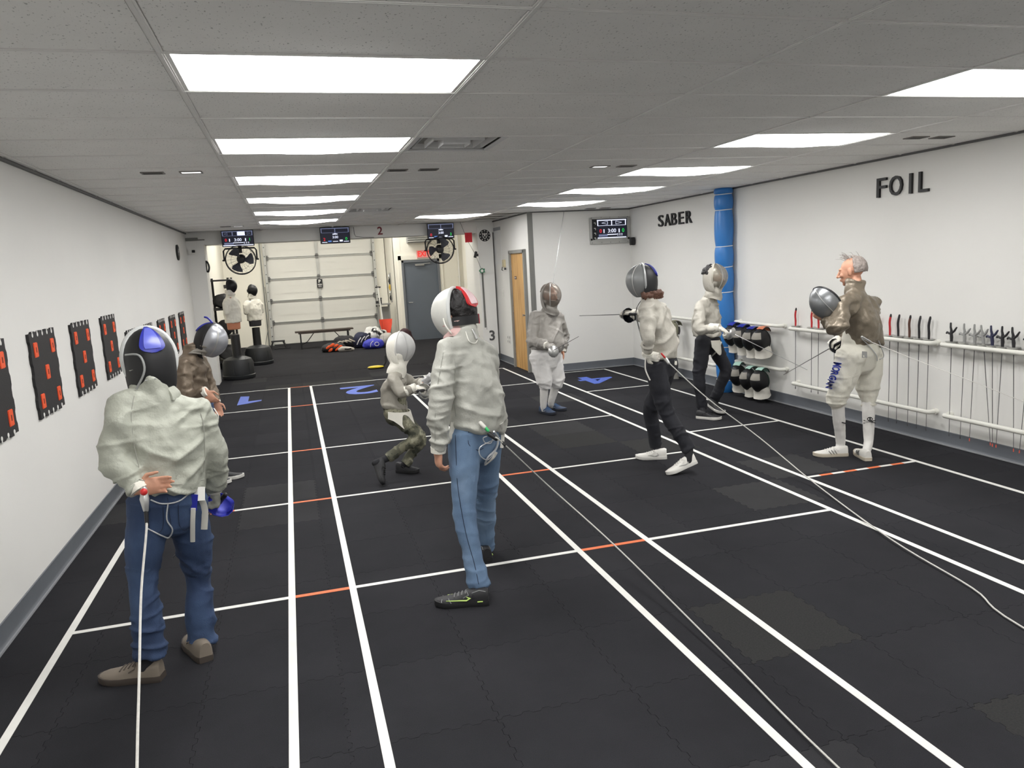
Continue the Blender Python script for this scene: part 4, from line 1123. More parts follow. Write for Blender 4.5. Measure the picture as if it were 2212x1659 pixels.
ORF = mat('orange_fabric', rgb(238, 92, 40), .7, 0, .1, 14)
t = lump('backpack', 'black backpack with orange flame patches at the left end of the pile', 'backpack', (1.35, 19.05, .09), (.3, .2, .12), mat('black_nylon', rgb(34, 34, 38), .7, 0, .15, 12), .2, .02)
for k, (a, b, w_) in enumerate(((1.22, .13, .05), (1.31, .17, .06), (1.4, .15, .05), (1.49, .12, .045), (1.27, .06, .05), (1.43, .07, .05))):
    mb = MB().tube(spline([(a-.06, 18.86, b-.04), (a, 18.84, b), (a+.03, 18.85, b+.02), (a+.07, 18.87, b-.01)], 3), [(.006, .008), (.01, w_*.5), (.012, w_*.6), (.012, w_*.62), (.012, w_*.6), (.012, w_*.5), (.01, w_*.4), (.008, w_*.3), (.006, w_*.2), (.004, .006)], 8, side=(0, 1, 0)); mb.build('flame_patch', ORF, t)
t = thing('sneaker', 'grey and white sneaker lying in front of the clothes pile', 'shoe', (1.62, 18.72, 0))
sh = MB().tube([(1.46, 18.72, .06), (1.52, 18.72, .075), (1.62, 18.72, .07), (1.72, 18.72, .06), (1.78, 18.72, .05)], [(.035, .04), (.045, .06), (.048, .055), (.05, .05), (.035, .035)], 14, 'round', side=(0, 1, 0)); sh.build('upper', mat('sneaker_grey', rgb(178, 172, 164), .7), t)
MB().box((1.62, 18.72, .018), (.34, .09, .03)).build('sole', mat('sneaker_sole', rgb(70, 68, 66), .6), t, 0, bevel=.01)
MB().tube([(1.58, 18.67, .07), (1.66, 18.665, .06), (1.74, 18.672, .07)], [(.004, .018)]*3, 6, side=(0, 1, 0)).build('side_panel', BLACK, t)
t = lump('jacket_heap', 'heap of black and cream clothing under the bench end', 'clothes', (1.66, 19.55, .16), (.27, .22, .17), mat('black_cloth', rgb(38, 37, 40), .85, 0, .2, 9), 0, .035)
for k in range(4):
    MB().tube(spline([(1.45+.1*k, 19.3, .16+.03*k), (1.52+.1*k, 19.27, .21), (1.6+.1*k, 19.3, .17)], 4), [(.006, .016)]*9, 6, side=(0, 1, 0)).build('cream_stripe', mat('cream_cloth', rgb(206, 198, 182), .8), t)
t = lump('sports_bag', 'dark navy bag in the middle of the clothes pile', 'bag', (2.08, 19.45, .19), (.22, .2, .2), NAVY, .3, .03)
for k in range(3): MB().tube(spline([(1.92+.1*k, 19.2, .1+.05*k), (1.97+.1*k, 19.18, .2+.04*k), (2.03+.1*k, 19.2, .27+.02*k)], 4), [(.005, .012)]*9, 6, side=(0, 1, 0)).build('white_stripe', WHITEPL, t)
t = lump('gym_bag', 'bright blue gym bag at the front of the clothes pile', 'bag', (2.3, 18.95, .12), (.26, .17, .13), mat('royal_blue_nylon', rgb(54, 60, 176), .6, 0, .1, 10), .1, .02)
MB().tube(spline([(2.2, 18.76, .06), (2.22, 18.755, .15), (2.28, 18.77, .2)], 4), [(.004, .008)]*9, 6, side=(0, 1, 0)).build('piping', WHITEPL, t)
MB().tube([(2.36+.05*math.cos(2*PI*k/16), 18.765, .12+.045*math.sin(2*PI*k/16)) for k in range(16)], .006, 6, closed=True).build('round_badge', WHITEPL, t)
lump('white_towel', 'crumpled white and black clothing on top of the pile', 'clothes', (2.42, 19.6, .28), (.3, .24, .2), ramp_mat('mixed_cloth', [(.0, rgb(30, 30, 33)), (.47, rgb(30, 30, 33)), (.5, rgb(206, 206, 204)), (1, rgb(214, 213, 210))], .85, scale_=7), 0, .045)
lump('grey_duffel', 'pale grey duffel bag at the right of the clothes pile', 'bag', (2.68, 19.1, .18), (.2, .18, .17), mat('grey_duffel_cloth', rgb(168, 164, 158), .85, 0, .08, 9), .2, .025)
lump('maroon_bag', 'dark maroon bag at the right end of the pile behind the child', 'bag', (3.08, 18.9, .2), (.2, .2, .22), mat('maroon_cloth', rgb(58, 34, 40), .8, 0, .15, 9), 0, .03)
for o in list(bpy.data.objects):
    if o.parent is None and o.name.split('.')[0] in ('backpack', 'sneaker', 'jacket_heap', 'sports_bag', 'gym_bag', 'white_towel', 'grey_duffel', 'maroon_bag'): o.location.x -= .44
# snow shovel
t = thing('snow_shovel', 'orange snow shovel with a white handle leaning at the back wall', 'shovel', (2.72, 20.05, 0))
SO = mat('orange_plastic', rgb(226, 74, 50), .45, 0, .05, 8)
o = at(833, 692, 19.9); G = []
for i in range(7):
    q = i/6; row = []
    for j in range(9):
        u = -1+2*j/8; wd = .17*(1-.5*min(1, q*1.9)**1.6)
        row.append(o+Vector((u*wd, .05*(1-u*u)-.05*q, .03-.70*q)))
    G.append(row)
MB().sheet(G, .008).build('scoop', SO, t, 60)
MB().tube([o+Vector((-.06, .07, -.1)), o+Vector((-.085, .12, .35)), o+Vector((-.11, .17, .85))], .017, 10).build('handle', WHITEPL, t)
MB().tube([o+Vector((-.165, .17, .85)), o+Vector((-.055, .17, .85))], .018, 8, 'round').build('grip', BLACK, t)
# grey metal utility stand
t = thing('utility_stand', 'grey metal stand with a flat top beside the roller door', 'stand', (2.48, 20.75, 0))
UG = mat('stand_grey', rgb(150, 150, 147), .5, .3)
c = at(828, 657, 20.75)
MB().box((c.x, 20.75, c.z), (.36, .3, .035)).build('top', UG, t, 0, bevel=.006)
for sx in (-1, 1):
    for sy in (-1, 1): MB().beam((c.x+sx*.14, 20.75+sy*.12, 0), (c.x+sx*.14, 20.75+sy*.12, c.z-.01), .03).build('leg', UG, t, 0)
MB().box((c.x+.06, 20.86, c.z*.62), (.2, .02, c.z*.62)).build('back_panel', UG, t, 0)
MB().box((c.x, 20.75, .42), (.3, .26, .02)).build('shelf', UG, t, 0)
MB().box((c.x-.09, 20.65, c.z+.08), (.08, .08, .12)).box((c.x-.09, 20.65, c.z+.16), (.1, .06, .03)).build('clamp', DARKMETAL, t, 0)
# tool strip on the wall
c = at(829, 622, 21.3)
t = thing('tool_strip', 'vertical strip of hanging tools on the wall right of the roller door', 'tool holder', (c.x, 21.3, c.z))
MB().box((2.68, 21.3, c.z), (.03, .08, .8)).build('rail', METAL, t, 0)
for k, (dz, m, h) in enumerate(((.3, METAL, .1), (.17, BLACK, .14), (.0, mat('yellow_tool', rgb(206, 168, 50), .5), .14), (-.15, METAL, .12), (-.28, BLACK, .12))):
    MB().tube([(2.655, 21.26, c.z+dz+h/2), (2.645, 21.25, c.z+dz), (2.655, 21.26, c.z+dz-h/2)], [.018, .028, .014], 8, 'round').box((2.655, 21.28, c.z+dz), (.03, .05, .03)).build('tool', m, t)
# yellow floor item (fencing reel handle) near the child
p = atz(812, 796, 0)
t = thing('yellow_paddle', 'small yellow paddle lying on the floor behind the child', 'paddle', (p.x, p.y, 0))
MB().ell(p+Vector((0, 0, .03)), (.16, .09, .03), None, 18, 8).build('pad', mat('yellow_plastic', rgb(226, 200, 36), .5), t)
MB().ell(p+Vector((0, 0, .012)), (.165, .095, .012), None, 18, 6).build('pad_edge', BLACK, t)
MB().tube([p+Vector((.14, .02, .03)), p+Vector((.2, .06, .1)), p+Vector((.21, .06, .22))], [.02, .025, .02], 8, 'round').build('handle', BLACK, t)
MB().tube([p+Vector((.21, .06, .22)), p+Vector((.2, .1, .9))], .002, 5).build('wire', DARKMETAL, t)
# black foot pedal thing by the door track
p = at(600, 738, 21.2); 
t = thing('floor_trestle', 'low black metal trestle at the foot of the roller door', 'trestle', (-.38, 20.9, 0))
MB().box((-.4, 20.9, .2), (.34, .2, .03)).build('top', DARKMETAL, t, 0)
for s in (-1, 1): MB().beam((-.4+s*.13, 20.8, .19), (-.4+s*.2, 20.75, 0), .03).beam((-.4+s*.13, 21.0, .19), (-.4+s*.2, 21.05, 0), .03).build('leg', DARKMETAL, t, 0)
MB().box((-.3, 20.75, .015), (.4, .06, .03)).build('foot_bar', BLACK, t, 0)
# white hose loop by the door
t = thing('air_hose', 'thin grey hose curving down beside the far dummy', 'hose', (-.62, 21.8, 0))
MB().tube(spline([(-.62, 21.95, 1.6), (-.6, 21.9, 1.0), (-.64, 21.85, .5), (-.74, 21.8, .1), (-.7, 21.6, .012)], 5), .01, 6).build('hose', GREYTRIM, t)

# ================================================================== REEL LINE WITH FLAGS
t = thing('reel_line', 'thin line from the soffit with hanging markers beside the right pier', 'cord', (3.5, YB-.12, 2.4))
P0, P1, P2, P3 = Vector((3.22, YB-.12, 2.699)), at(1027, 550, YB-.12), at(1041, 585, YB-.12), at(1052, 712, YB-.12)
MB().tube([P0, at(1010, 520, YB-.12), P1, P2], .0035, 5).tube([P2, P3], .003, 5).build('line', DARKMETAL, t)
c = at(1012, 513, YB-.13)
G = [[c+Vector((-.07+.14*j/6, .006*math.sin(j*1.7+i), .09-.18*i/6)) for j in range(7)] for i in range(7)]
MB().sheet(G, .003).build('red_flag', mat('red_cloth', rgb(206, 44, 56), .75, 0, .05), t, 60)
MB().box(P1, (.045, .03, .12), Matrix.Rotation(.3, 3, 'Y')).box(P1+Vector((.03, 0, -.01)), (.05, .02, .05)).build('black_clip', BLACK, t, 0)
gb = [(-.06, 0), (-.02, -.045), (.06, -.03), (.05, .0), (.06, .04), (-.03, .04)]
MB().prism(gb, .01, Matrix.Rotation(PI/2, 3, 'X'), P2).build('green_tag', mat('green_tag', rgb(52, 122, 88), .5), t, 0)
MB().lathe([(.012, 0), (.028, 0), (.028, .002), (.012, .002)], P2+Vector((0, -.012, 0)), Matrix.Rotation(PI/2, 3, 'X'), 14).build('tag_ring', WHITEPL, t)
t = thing('reel_line', 'thin grey cord hanging from the ceiling behind the white-trousered fencer', 'cord', (4.5, 12.1, 2.7))
MB().tube([at(1218, 458, 12.1), at(1207, 530, 11.2), at(1196, 604, 9.35), at(1190, 640, 9.2)], .005, 5).build('cord', mat('grey_cord', rgb(150, 150, 148), .6), t)
# groove lines of the wall panels behind
t = None
# ================================================================== PEOPLE
SKIN = mat('skin', rgb(205, 152, 126), .55, 0, .06, 20, .08, 90)
def V(*a): return Vector(a)
def seg_dir(a, b): return (b-a).normalized()
def folds(segs, seed=0.0):
    """cloth creases: each segment (p0, p1, radius, amp, across-fold freq, along-fold freq, joint boost, lateral axis, [slants])"""
    def fn(P):
        num = np.zeros(len(P)); den = np.full(len(P), 1e-6)
        for k, (p0, p1, R, amp, fh, fl, jb, lat, slants) in enumerate(segs):
            a = np.array(p0); d = np.array(p1)-a; L = np.linalg.norm(d); d = d/L
            lt = np.array(lat); lt = lt-d*(lt @ d); lt = lt/max(1e-6, np.linalg.norm(lt))
            rel = P-a; al = rel @ d; t = np.clip(al/L, 0, 1)
            dist = np.linalg.norm(P-(a+np.outer(t*L, d)), axis=1)
            w = np.exp(-(dist/R)**2*1.5)+1e-9
            f = np.zeros(len(P))
            for q, sl in enumerate(slants):
                h = d*math.cos(sl)+lt*math.sin(sl); c = rel @ h
                Q = (rel-np.outer(c, h))*fl+np.outer(c*fh, h)+seed*1.7+k*11.3+q*5.9
                n = vnoise(Q); m = np.clip(vnoise(rel*5.0+seed+q*3.1+k)*1.6+.55, 0, 1)
                f += (np.clip(1-np.abs(n)/.42, 0, 1)**1.4*m-.22)/len(slants)**.6
            f += .35*vnoise(rel*7.0+seed)+.2*vnoise(rel*24.0+seed)
            g = amp*(1+jb*(np.exp(-((1-t)*L/.11)**2)+.5*np.exp(-(t*L/.11)**2)))
            num += w*f*g; den += w
        return num/den
    return fn
def hand(mb, w, d, n, side, curl=.5, s=1.0, r=.0085, thumb=.5):
    """palm and five fingers; d = finger direction, n = palm normal, side +1 right / -1 left"""
    d = Vector(d).normalized(); n = Vector(n); n = (n-d*n.dot(d)).normalized(); t = d.cross(n)*side
    w = Vector(w)
    mb.tube([w-d*.03*s, w, w+d*.035*s, w+d*.08*s, w+d*.095*s], [(.026*s, .02*s), (.03*s, .02*s), (.04*s, .019*s), (.042*s, .016*s), (.036*s, .011*s)], 12, 'round', side=t)
    for k, (o, L) in enumerate(((.031, .075), (.0105, .084), (-.0105, .078), (-.031, .06))):
        p = w+d*(.088-.006*abs(k-1))*s+t*(o*s); a = curl*(.55+.1*k); pts = [p]; ang = 0
        for q, f in enumerate((.45, .32, .23)):
            ang += a*(1.0 if q else .9); p = p+(d*math.cos(ang)+n*math.sin(ang))*(L*f*s); pts.append(p)
        mb.tube(pts, [r*1.05*s, r*s, r*.92*s, r*.75*s], 8, 'round')
    p = w+d*.025*s+t*.03*s; a = thumb
    v1 = (t*.75+d*.62+n*.25*a).normalized(); v2 = (t*.25*(1-a)+d*.85+n*.7*a).normalized()
    mb.tube([p-v1*.015*s, p+v1*.035*s, p+v1*.035*s+v2*.03*s, p+v1*.035*s+v2*.052*s], [r*1.5*s, r*1.25*s, r*1.05*s, r*.8*s], 8, 'round')
def head_shapes(mb, M, s=1.0):
    """skull, face, nose, brow, lips, chin, ears; local +y front, z up, centre at eye level"""
    def E(c, r, rot=None):
        R = M.to_3x3() @ rot if rot else M.to_3x3(); mb.ell(M @ (Vector(c)*s), [k*s for k in r], R, 20, 14)
    E((0, -.018, .028), (.076, .098, .088)); E((0, .012, -.01), (.068, .08, .09)); E((0, .028, -.062), (.052, .058, .058))
    E((0, .062, -.104), (.022, .018, .016)); E((0, .078, .026), (.05, .016, .014))
    for k in (-1, 1):
        E((k*.03, .085, .024), (.018, .009, .006)); E((k*.042, .068, -.025), (.02, .018, .02)); E((k*.028, .078, .003), (.014, .012, .01))
        E((k*.079, -.008, -.004), (.008, .019, .033), Matrix.Rotation(k*.25, 3, 'Z')); E((k*.012, .098, -.038), (.009, .01, .008))
    mb.tube([M @ (Vector((0, .088, .02))*s), M @ (Vector((0, .105, -.015))*s), M @ (Vector((0, .114, -.034))*s)], [.008*s, .011*s, .013*s], 10, 'round')
    E((0, .089, -.062), (.024, .011, .006)); E((0, .087, -.073), (.021, .011, .007))
def shoe(root, heel, toe, L, W, upper, sole, side, up=(0, 0, 1), H=1.0, laces=None, deco=None, name='shoe'):
    """upper, sole, laces; heel point on the ground and pointing to toe"""
    f = (toe-heel).normalized(); M = look(heel, f, up)
    st = [(.0, .026, .085), (.06, .033, .092), (.2, .037, .088), (.34, .038, .082), (.48, .042, .068), (.62, .047, .056), (.76, .047, .047), (.88, .040, .040), (.96, .027, .032), (1.0, .012, .024)]
    R = []; zb = .016
    def ctr(y): return (-side)*.008*math.sin(PI*min(1, y))*W/.047*.8
    def spring(y): return .018*max(0, y-.72)**1.3*3
    for y, wd, h in st:
        w2 = wd*W/.047; row = []
        for k in range(15):
            a = PI*k/14
            x = math.cos(a); z = math.sin(a)
            row.append(M @ Vector((ctr(y)+w2*(abs(x)**.75)*(1 if x > 0 else -1), y*L, zb+spring(y)+(h*H-zb)*(z**.8))))
        R.append(row)
    u = MB().rings(R)
    o = link_world2(name, u, upper, root)
    out = []
    for y, wd, h in st: out.append((ctr(y)+wd*1.07*W/.047, y*L*1.0, spring(y)))
    for y, wd, h in st[::-1]: out.append((ctr(y)-wd*1.07*W/.047, y*L*1.0, spring(y)))
    S = []
    for dz, k in ((0.0, .96), (.006, 1.0), (.024, 1.0), (.03, .97)):
        S.append([M @ Vector((x*k, L*.5+(y-L*.5)*(1.0+.02*k), z+dz)) for x, y, z in out])
    MB().rings(S).build('sole', sole, o, 50)
    def pt(y, a, off):
        i = max(q for q in range(len(st)-1) if st[q][0] <= y+1e-9); t = (y-st[i][0])/(st[i+1][0]-st[i][0])
        wd = st[i][1]*(1-t)+st[i+1][1]*t; h = st[i][2]*(1-t)+st[i+1][2]*t; w2 = wd*W/.047+off
        x = math.cos(a); z = math.sin(a)
        return M @ Vector((ctr(y)+w2*(abs(x)**.75)*(1 if x > 0 else -1), y*L, zb+spring(y)+(h*H-zb+off)*(max(0, z)**.8)))
    if laces:
        lm = MB()
        for y in (.42, .49, .56, .63): lm.tube([pt(y, PI/2+q*.5, .002) for q in (-1, -.5, 0, .5, 1)], .0035, 6)
        lm.tube([pt(.4, PI/2-.2, .004), pt(.36, PI/2-.9, .014), pt(.46, PI/2-1.0, .008)], .003, 5).tube([pt(.4, PI/2+.2, .004), pt(.36, PI/2+.9, .014), pt(.46, PI/2+1.0, .008)], .003, 5)
        lm.build('laces', laces, o)
    if deco:
        for nm, m_, pl in deco:
            for s2 in (0, 1):
                pts = [pt(y, (a if s2 == 0 else PI-a), .002) for y, a, r in pl]
                MB().tube(pts, [(.0022, r) for y, a, r in pl], 6, side=f if abs(pl[0][0]-pl[-1][0]) < .1 else up).build(nm, m_, o)
    return o
def link_world2(name, mb, m, root):
    return mb.build(name, m, root, 60)
def hair_cap(root, M, m, ph0, th0, amp=.008, s=1.0, name='hair', back=(.083, .112, .108), fr=40):
    G = []
    for i in range(15):
        p = math.radians(ph0+(88-ph0)*i/14); row = []
        for j in range(31):
            t = math.radians(th0+(360-2*th0)*j/30)
            row.append(M @ (V(back[0]*math.sin(t)*math.cos(p), -.016+back[1]*math.cos(t)*math.cos(p), .022+back[2]*math.sin(p))*s))
        G.append(row)
    mb = MB().sheet(G, .014*s); me = mb.mesh('hair')
    bm = bmesh.new(); bm.from_mesh(me); bmesh.ops.recalc_face_normals(bm, faces=bm.faces); bmesh.ops.subdivide_edges(bm, edges=bm.edges, cuts=1, use_grid_fill=True); bm.to_mesh(me); bm.free()
    displace(me, rough_lumps(amp, fr, 3.3)); return link_world(name, me, m, root)

SOCKB = mat('dark_sock', rgb(34, 34, 38), .9, 0, .1, 30, .2, 200)
def person(label, J, sp):
    """J: joints in world space; sp: look of the clothing"""
    base_ = (J['heelL']+J['heelR'])/2
    root = thing('person', label, 'person', (base_.x, base_.y, 0))
    s = sp.get('s', 1.0)
    Hm = look(J['head'], sp['gaze'], sp.get('headup', (0, 0, 1)))
    P = (J['hipL']+J['hipR'])/2; S = (J['shL']+J['shR'])/2; N = J['neck']
    hx = (J['hipR']-J['hipL']).normalized(); sx = (J['shR']-J['shL']).normalized()
    up = (S-P).normalized(); fw = up.cross(sx).normalized()          # forward of the chest
    fw = -sx.cross(up).normalized() if False else up.cross(sx)
    ctr = lambda t: P.lerp(S, t)+fw*(sp.get('bow', 0.0)*math.sin(PI*max(0, min(1, t))))
    # ---------------- body: one continuous skin
    b = MB(); head_shapes(b, Hm, sp.get('hs', 1.0)*s)
    b.tube([S.lerp(N, .3), N, Hm @ V(0, -.025, -.06)*1.0], [(.055*s, .05*s), (.047*s, .047*s), (.05*s, .052*s)], 14, 'round', side=sx)
    b.tube([ctr(-.02), ctr(.3), ctr(.7), ctr(.95), S.lerp(N, .5)], [(.12*s, .085*s), (.115*s, .08*s), (.13*s, .085*s), (.11*s, .065*s), (.06*s, .055*s)], 14, 'round', side=sx)
    for k, sd in (('L', -1), ('R', 1)):
        b.tube([J['sh'+k], J['el'+k], J['wr'+k]], [.034*s, .031*s, .025*s], 10, 'round')
        b.tube([S.lerp(J['sh'+k], .3), J['sh'+k]], [.05*s, .034*s], 10, 'round')
        b.tube([P+(J['hip'+k]-P)*.8, J['kn'+k], J['an'+k]], [.07*s, .044*s, .022*s], 10, 'round')
        hd = sp.get('hand'+k)
        if hd: hand(b, J['wr'+k], hd[0], hd[1], sd, hd[2], s*sp.get('hsc', 1.0), thumb=hd[3] if len(hd) > 3 else .5)
        f = (J['toe'+k]-J['heel'+k]).normalized(); hl = J['heel'+k]
        b.tube([J['an'+k], hl+f*.06*s+V(0, 0, .05)*s, hl+f*.16*s+V(0, 0, .035)*s], [.022*s, .021*s, .018*s], 8, 'round')
    me = fuse(b, .0055 if sp.get('fine', 1) else .007, 3, .4, dec=.35)
    link_world('body', me, sp.get('skin', SKIN), root)
    # ---------------- trousers
    tr = sp['trousers']; lr = tr['r']      # radii hip, mid thigh, knee, calf, hem
    t = MB(); wz = tr.get('waist', .16); wa, wb = tr.get('wab', (.165, .12)); wa *= s; wb *= s
    t.tube([P-up*.05*s, P+up*.03*s, P+up*wz*s*.6, P+up*wz*s], [(wa*.85, wb*.92), (wa, wb*1.06), (wa*.97, wb), (wa*.93, wb*.95)], 22, 'round', side=hx)
    for k in 'LR':
        h, kn, an = J['hip'+k], J['kn'+k], J['an'+k]; end = tr.get('end', 1.0)
        h2 = P.lerp(h, .92)
        low = kn.lerp(an, end)
        pts = spline([h2+up*.02*s, h2.lerp(kn, .5), kn, kn.lerp(low, .5), low], 4)
        rr = np.interp(np.linspace(0, 4, len(pts)), range(5), [r*s for r in lr])
        t.tube(pts, [float(r) for r in rr], 18, 'flat')
        t.ell(h2-up*.01, (lr[0]*s, lr[0]*s*1.02, lr[0]*s*1.05))
    me = fuse(t, sp.get('vox', .0095), 5)
    sg = [(P-up*.05, P+up*.2, .2*s, .005*s, 14, 4, 0, hx, (.2,))]
    for k in 'LR':
        low = J['kn'+k].lerp(J['an'+k], tr.get('end', 1.0))
        sg += [(J['hip'+k], J['kn'+k], .11*s, tr.get('amp', .006)*s*2.1, 11, 4, tr.get('jb', 1.0), hx, (.5, -.4)), (J['kn'+k], low, .09*s, tr.get('amp', .006)*s*2.1, 15, 5, tr.get('jb', 1.0)*1.2, hx, (.25, -.35))]
    displace(me, folds(sg, sp.get('seed', 1.0)*3.7))
    TR = link_world('trousers', me, tr['m'], root)
    # ---------------- jacket
    jk = sp['jacket']; j = MB()
    W = [(t_, a*s*jk.get('k', 1), bb*s*jk.get('k', 1)) for t_, a, bb in jk['rings']]
    pts = [ctr(w[0]) for w in W]; ra = [(w[1], w[2]) for w in W]
    # side axis turning from the hips to the shoulders
    seg = 28; R = []
    for (t_, a, bb), c in zip(W, pts):
        ax = hx.lerp(sx, max(0, min(1, t_))).normalized(); ay = up.cross(ax).normalized()
        tilt = jk.get('tilt', 0)
        R.append([c+ax*(a*abs(math.cos(q))**.85*(1 if math.cos(q) > 0 else -1))+ay*(bb*abs(math.sin(q))**.9*(1 if math.sin(q) > 0 else -1)) for q in [2*PI*i/seg for i in range(seg)]])
    nk = N+(Hm.translation-N)*.12
    for q, rr in ((.35, (.125, .085)), (.75, (.085, .075)), (1.0, (.073, .072)), (1.0, (.07, .07))):
        c = S.lerp(nk, q)+up*(.0 if rr[0] > .0705 else .02*jk.get('collar', 1)*s); ay = up.cross(sx).normalized()
        R.append([c+sx*(rr[0]*s*math.cos(a))+ay*(rr[1]*s*math.sin(a)) for a in [2*PI*i/seg for i in range(seg)]])
    j.rings(R)
    sl = jk['sleeve']
    # yoke: cloth sloping from the collar over both shoulders
    for k in 'LR':
        sh = J['sh'+k]; j.tube([S.lerp(N, .45), S.lerp(sh, .5)+up*.022*s, sh+(sh-S)*.06], [(.062*s, .075*s), (.07*s, .085*s), (sl[0]*.8*s, sl[0]*.86*s)], 16, 'round', side=up)
    j.tube([J['shL'].lerp(S, .1)-up*.06*s, S-up*.05*s, J['shR'].lerp(S, .1)-up*.06*s], [(.085*s, .085*s), (.1*s, .115*s), (.085*s, .085*s)], 16, 'round', side=up)
    sgs = [(ctr(W[0][0]), S, .2*s, jk.get('amp', .009)*s*2.5, 10, 3, .3, sx, (.65, -.75))]
    for k in 'LR':
        sh, el, wr = J['sh'+k], J['el'+k], J['wr'+k]
        inn = S.lerp(sh, .55)
        pp = spline([inn, sh, sh.lerp(el, .5), el, el.lerp(wr, .55), wr], 4)
        rr = np.interp(np.linspace(0, 5, len(pp)), range(6), [sl[0]*.8*s, sl[0]*.84*s, sl[1]*s, sl[2]*s, sl[3]*s, sl[4]*s])
        j.tube(pp, [float(r) for r in rr], 18, 'flat')
        j.ell(sh, (sl[0]*.82*s,)*3); j.ell(el, (sl[2]*s,)*3)
        sgs += [(sh, el, .11*s, jk.get('samp', .009)*s*2.2, 13, 4, .5, sx, (.35, -.5)), (el, wr, .085*s, jk.get('samp', .009)*s*2.1, 15, 5, .5, sx, (.3, -.45))]
    me = fuse(j, sp.get('vox', .0095), 6)
    displace(me, folds(sgs, sp.get('seed', 1.0)))
    JK = link_world('jacket', me, jk['m'], root)
    # cuffs
    for k in 'LR':
        wr, el = J['wr'+k], J['el'+k]; d = seg_dir(el, wr)
        if not jk.get('nocuff'+k):
            MB().tube([wr-d*.018, wr+d*.014], [sl[4]*1.05*s, sl[4]*.98*s], 16).build('cuff', jk.get('cuff', jk['m']), root)
    # ---------------- shoes
    for k, sd in (('L', -1), ('R', 1)):
        q = sp['shoe']; shoe(root, J['heel'+k], J['toe'+k], q['L'], q['W'], q['m'], q['sole'], sd, sp.get('foot_up'+k, (0, 0, 1)), q.get('H', 1), q.get('laces'), q.get('deco'))
    if 1:
        for k in 'LR':
            kn, an = J['kn'+k], J['an'+k]; f = (J['toe'+k]-J['heel'+k]).normalized()
            foot = J['heel'+k]+f*.08*s+V(0, 0, .05)
            pts = spline([kn.lerp(an, .05 if 'sock' in sp else .6), kn.lerp(an, .45 if 'sock' in sp else .8), an, foot], 4)
            rr = np.interp(np.linspace(0, 3, len(pts)), range(4), [(.056 if 'sock' in sp else .045)*s, (.054 if 'sock' in sp else .043)*s, .04*s, .036*s])
            me = fuse(MB().tube(pts, [float(r) for r in rr], 16, 'round'), .007, 2); displace(me, rough_lumps(.0016, 30)); link_world('sock', me, sp.get('sock', SOCKB), root)
    return root, Hm, dict(P=P, S=S, up=up, fw=fw, sx=sx, jacket=JK, trousers=TR, ctr=ctr)
def cowl(D, N, s=1.0, f=.03, d=.045, k=1.0, span=150):
    return (N+D['fw']*f*s-D['up']*d*s, D['sx'], D['fw'], .115*s*k, .105*s*k, span)
def glove(root, w, d, n, side, curl, m, s=1.0, name='glove', cuff=None, el=None, thumb=.6):
    mb = MB(); hand(mb, w, d, n, side, curl, s*1.12, .0115, thumb)
    if el is not None:
        dd = seg_dir(Vector(w), Vector(el)); mb.tube([Vector(w)-dd*.01, Vector(w)+dd*.05*s, Vector(w)+dd*.10*s], [.038*s, .05*s, .058*s], 16, 'flat')
    me = fuse(mb, .0055, 3, .4); displace(me, rough_lumps(.0025, 45)); return link_world(name, me, m, root)
def saber(g, d, bow, label, L=.86, guard_m=None, grip_m=None, bend=0.0):
    """g: guard centre; d: blade direction; bow: side on which the knuckle guard curves back"""
    g, d, bow = Vector(g), Vector(d).normalized(), Vector(bow); bow = (bow-d*bow.dot(d)).normalized(); sx = d.cross(bow)
    t = thing('saber', label, 'saber', g, 'sabers in hand')
    gm = guard_m or GUARD
    MB().tube(bezier(g, g+d*L*.5+bow*bend, g+d*L, 8), [.0048, .0045, .0042, .004, .0036, .0033, .003, .0028, .0026], 6).build('blade', mat('saber_blade', rgb(150, 150, 150), .3, .85), t)
    G = []
    for i in range(9):
        q = i/8; row = []
        for j in range(13):
            a = 2*PI*j/12; r = .068*math.sin(min(1, q)*PI/2)
            row.append(g-d*(.042*q*q)+(bow*(math.cos(a)*r*1.05+.012*q)+sx*(math.sin(a)*r*.95)))
        G.append(row)
    MB().sheet(G, .002).build('guard', gm, t, 60)
    pts = spline([g+bow*.06-d*.03, g+bow*.07-d*.08, g+bow*.05-d*.13, g-d*.15], 4)
    MB().tube(pts, [(.0025, .02-.012*i/(len(pts)-1)) for i in range(len(pts))], 8, side=bow).build('knuckle_bow', gm, t)
    MB().tube([g-d*.01, g-d*.07, g-d*.14], [.012, .014, .011], 10).build('grip', grip_m or BLKG, t)
    MB().tube([g-d*.14, g-d*.165], [.014, .011], 10, 'round').build('pommel', BLKG, t)
    return t
def blade_end(g, u, v, L, far):
    """point of the blade, L from the guard, in the photo's direction"""
    best = None
    for k in range(400):
        Y = g.y-1.2+2.4*k/400
        e = abs((at(u, v, Y)-g).length-L)
        if (Y > g.y) == far and (best is None or e < best[0]): best = (e, Y)
    return at(u, v, best[1])
def strip(root, name, pts, w, m, th=.003, side=None, n=4):
    p = spline(pts, n); return MB().tube(p, [(w/2, th/2)]*len(p), 8, side=side).build(name, m, root)
def wire(root, name, pts, r, m, n=5):
    return MB().tube(spline(pts, n), r, 6).build(name, m, root)
def on_surface(objs, p, d, off=.003):
    """nearest hit of a ray on the given meshes (world space)"""
    best = None
    for o in objs:
        w = ORIG.get(o.name, V(0, 0, 0)); bv = BVH[o.name] if o.name in BVH else BVH.setdefault(o.name, BVHTree.FromPolygons([v.co for v in o.data.vertices], [tuple(q.vertices) for q in o.data.polygons]))
        h = bv.ray_cast(p-w, d)
        if h[0] is not None and (best is None or h[3] < best[1]): best = (h[0]+w+h[1]*off, h[3])
    return best[0] if best else None
BVH = {}
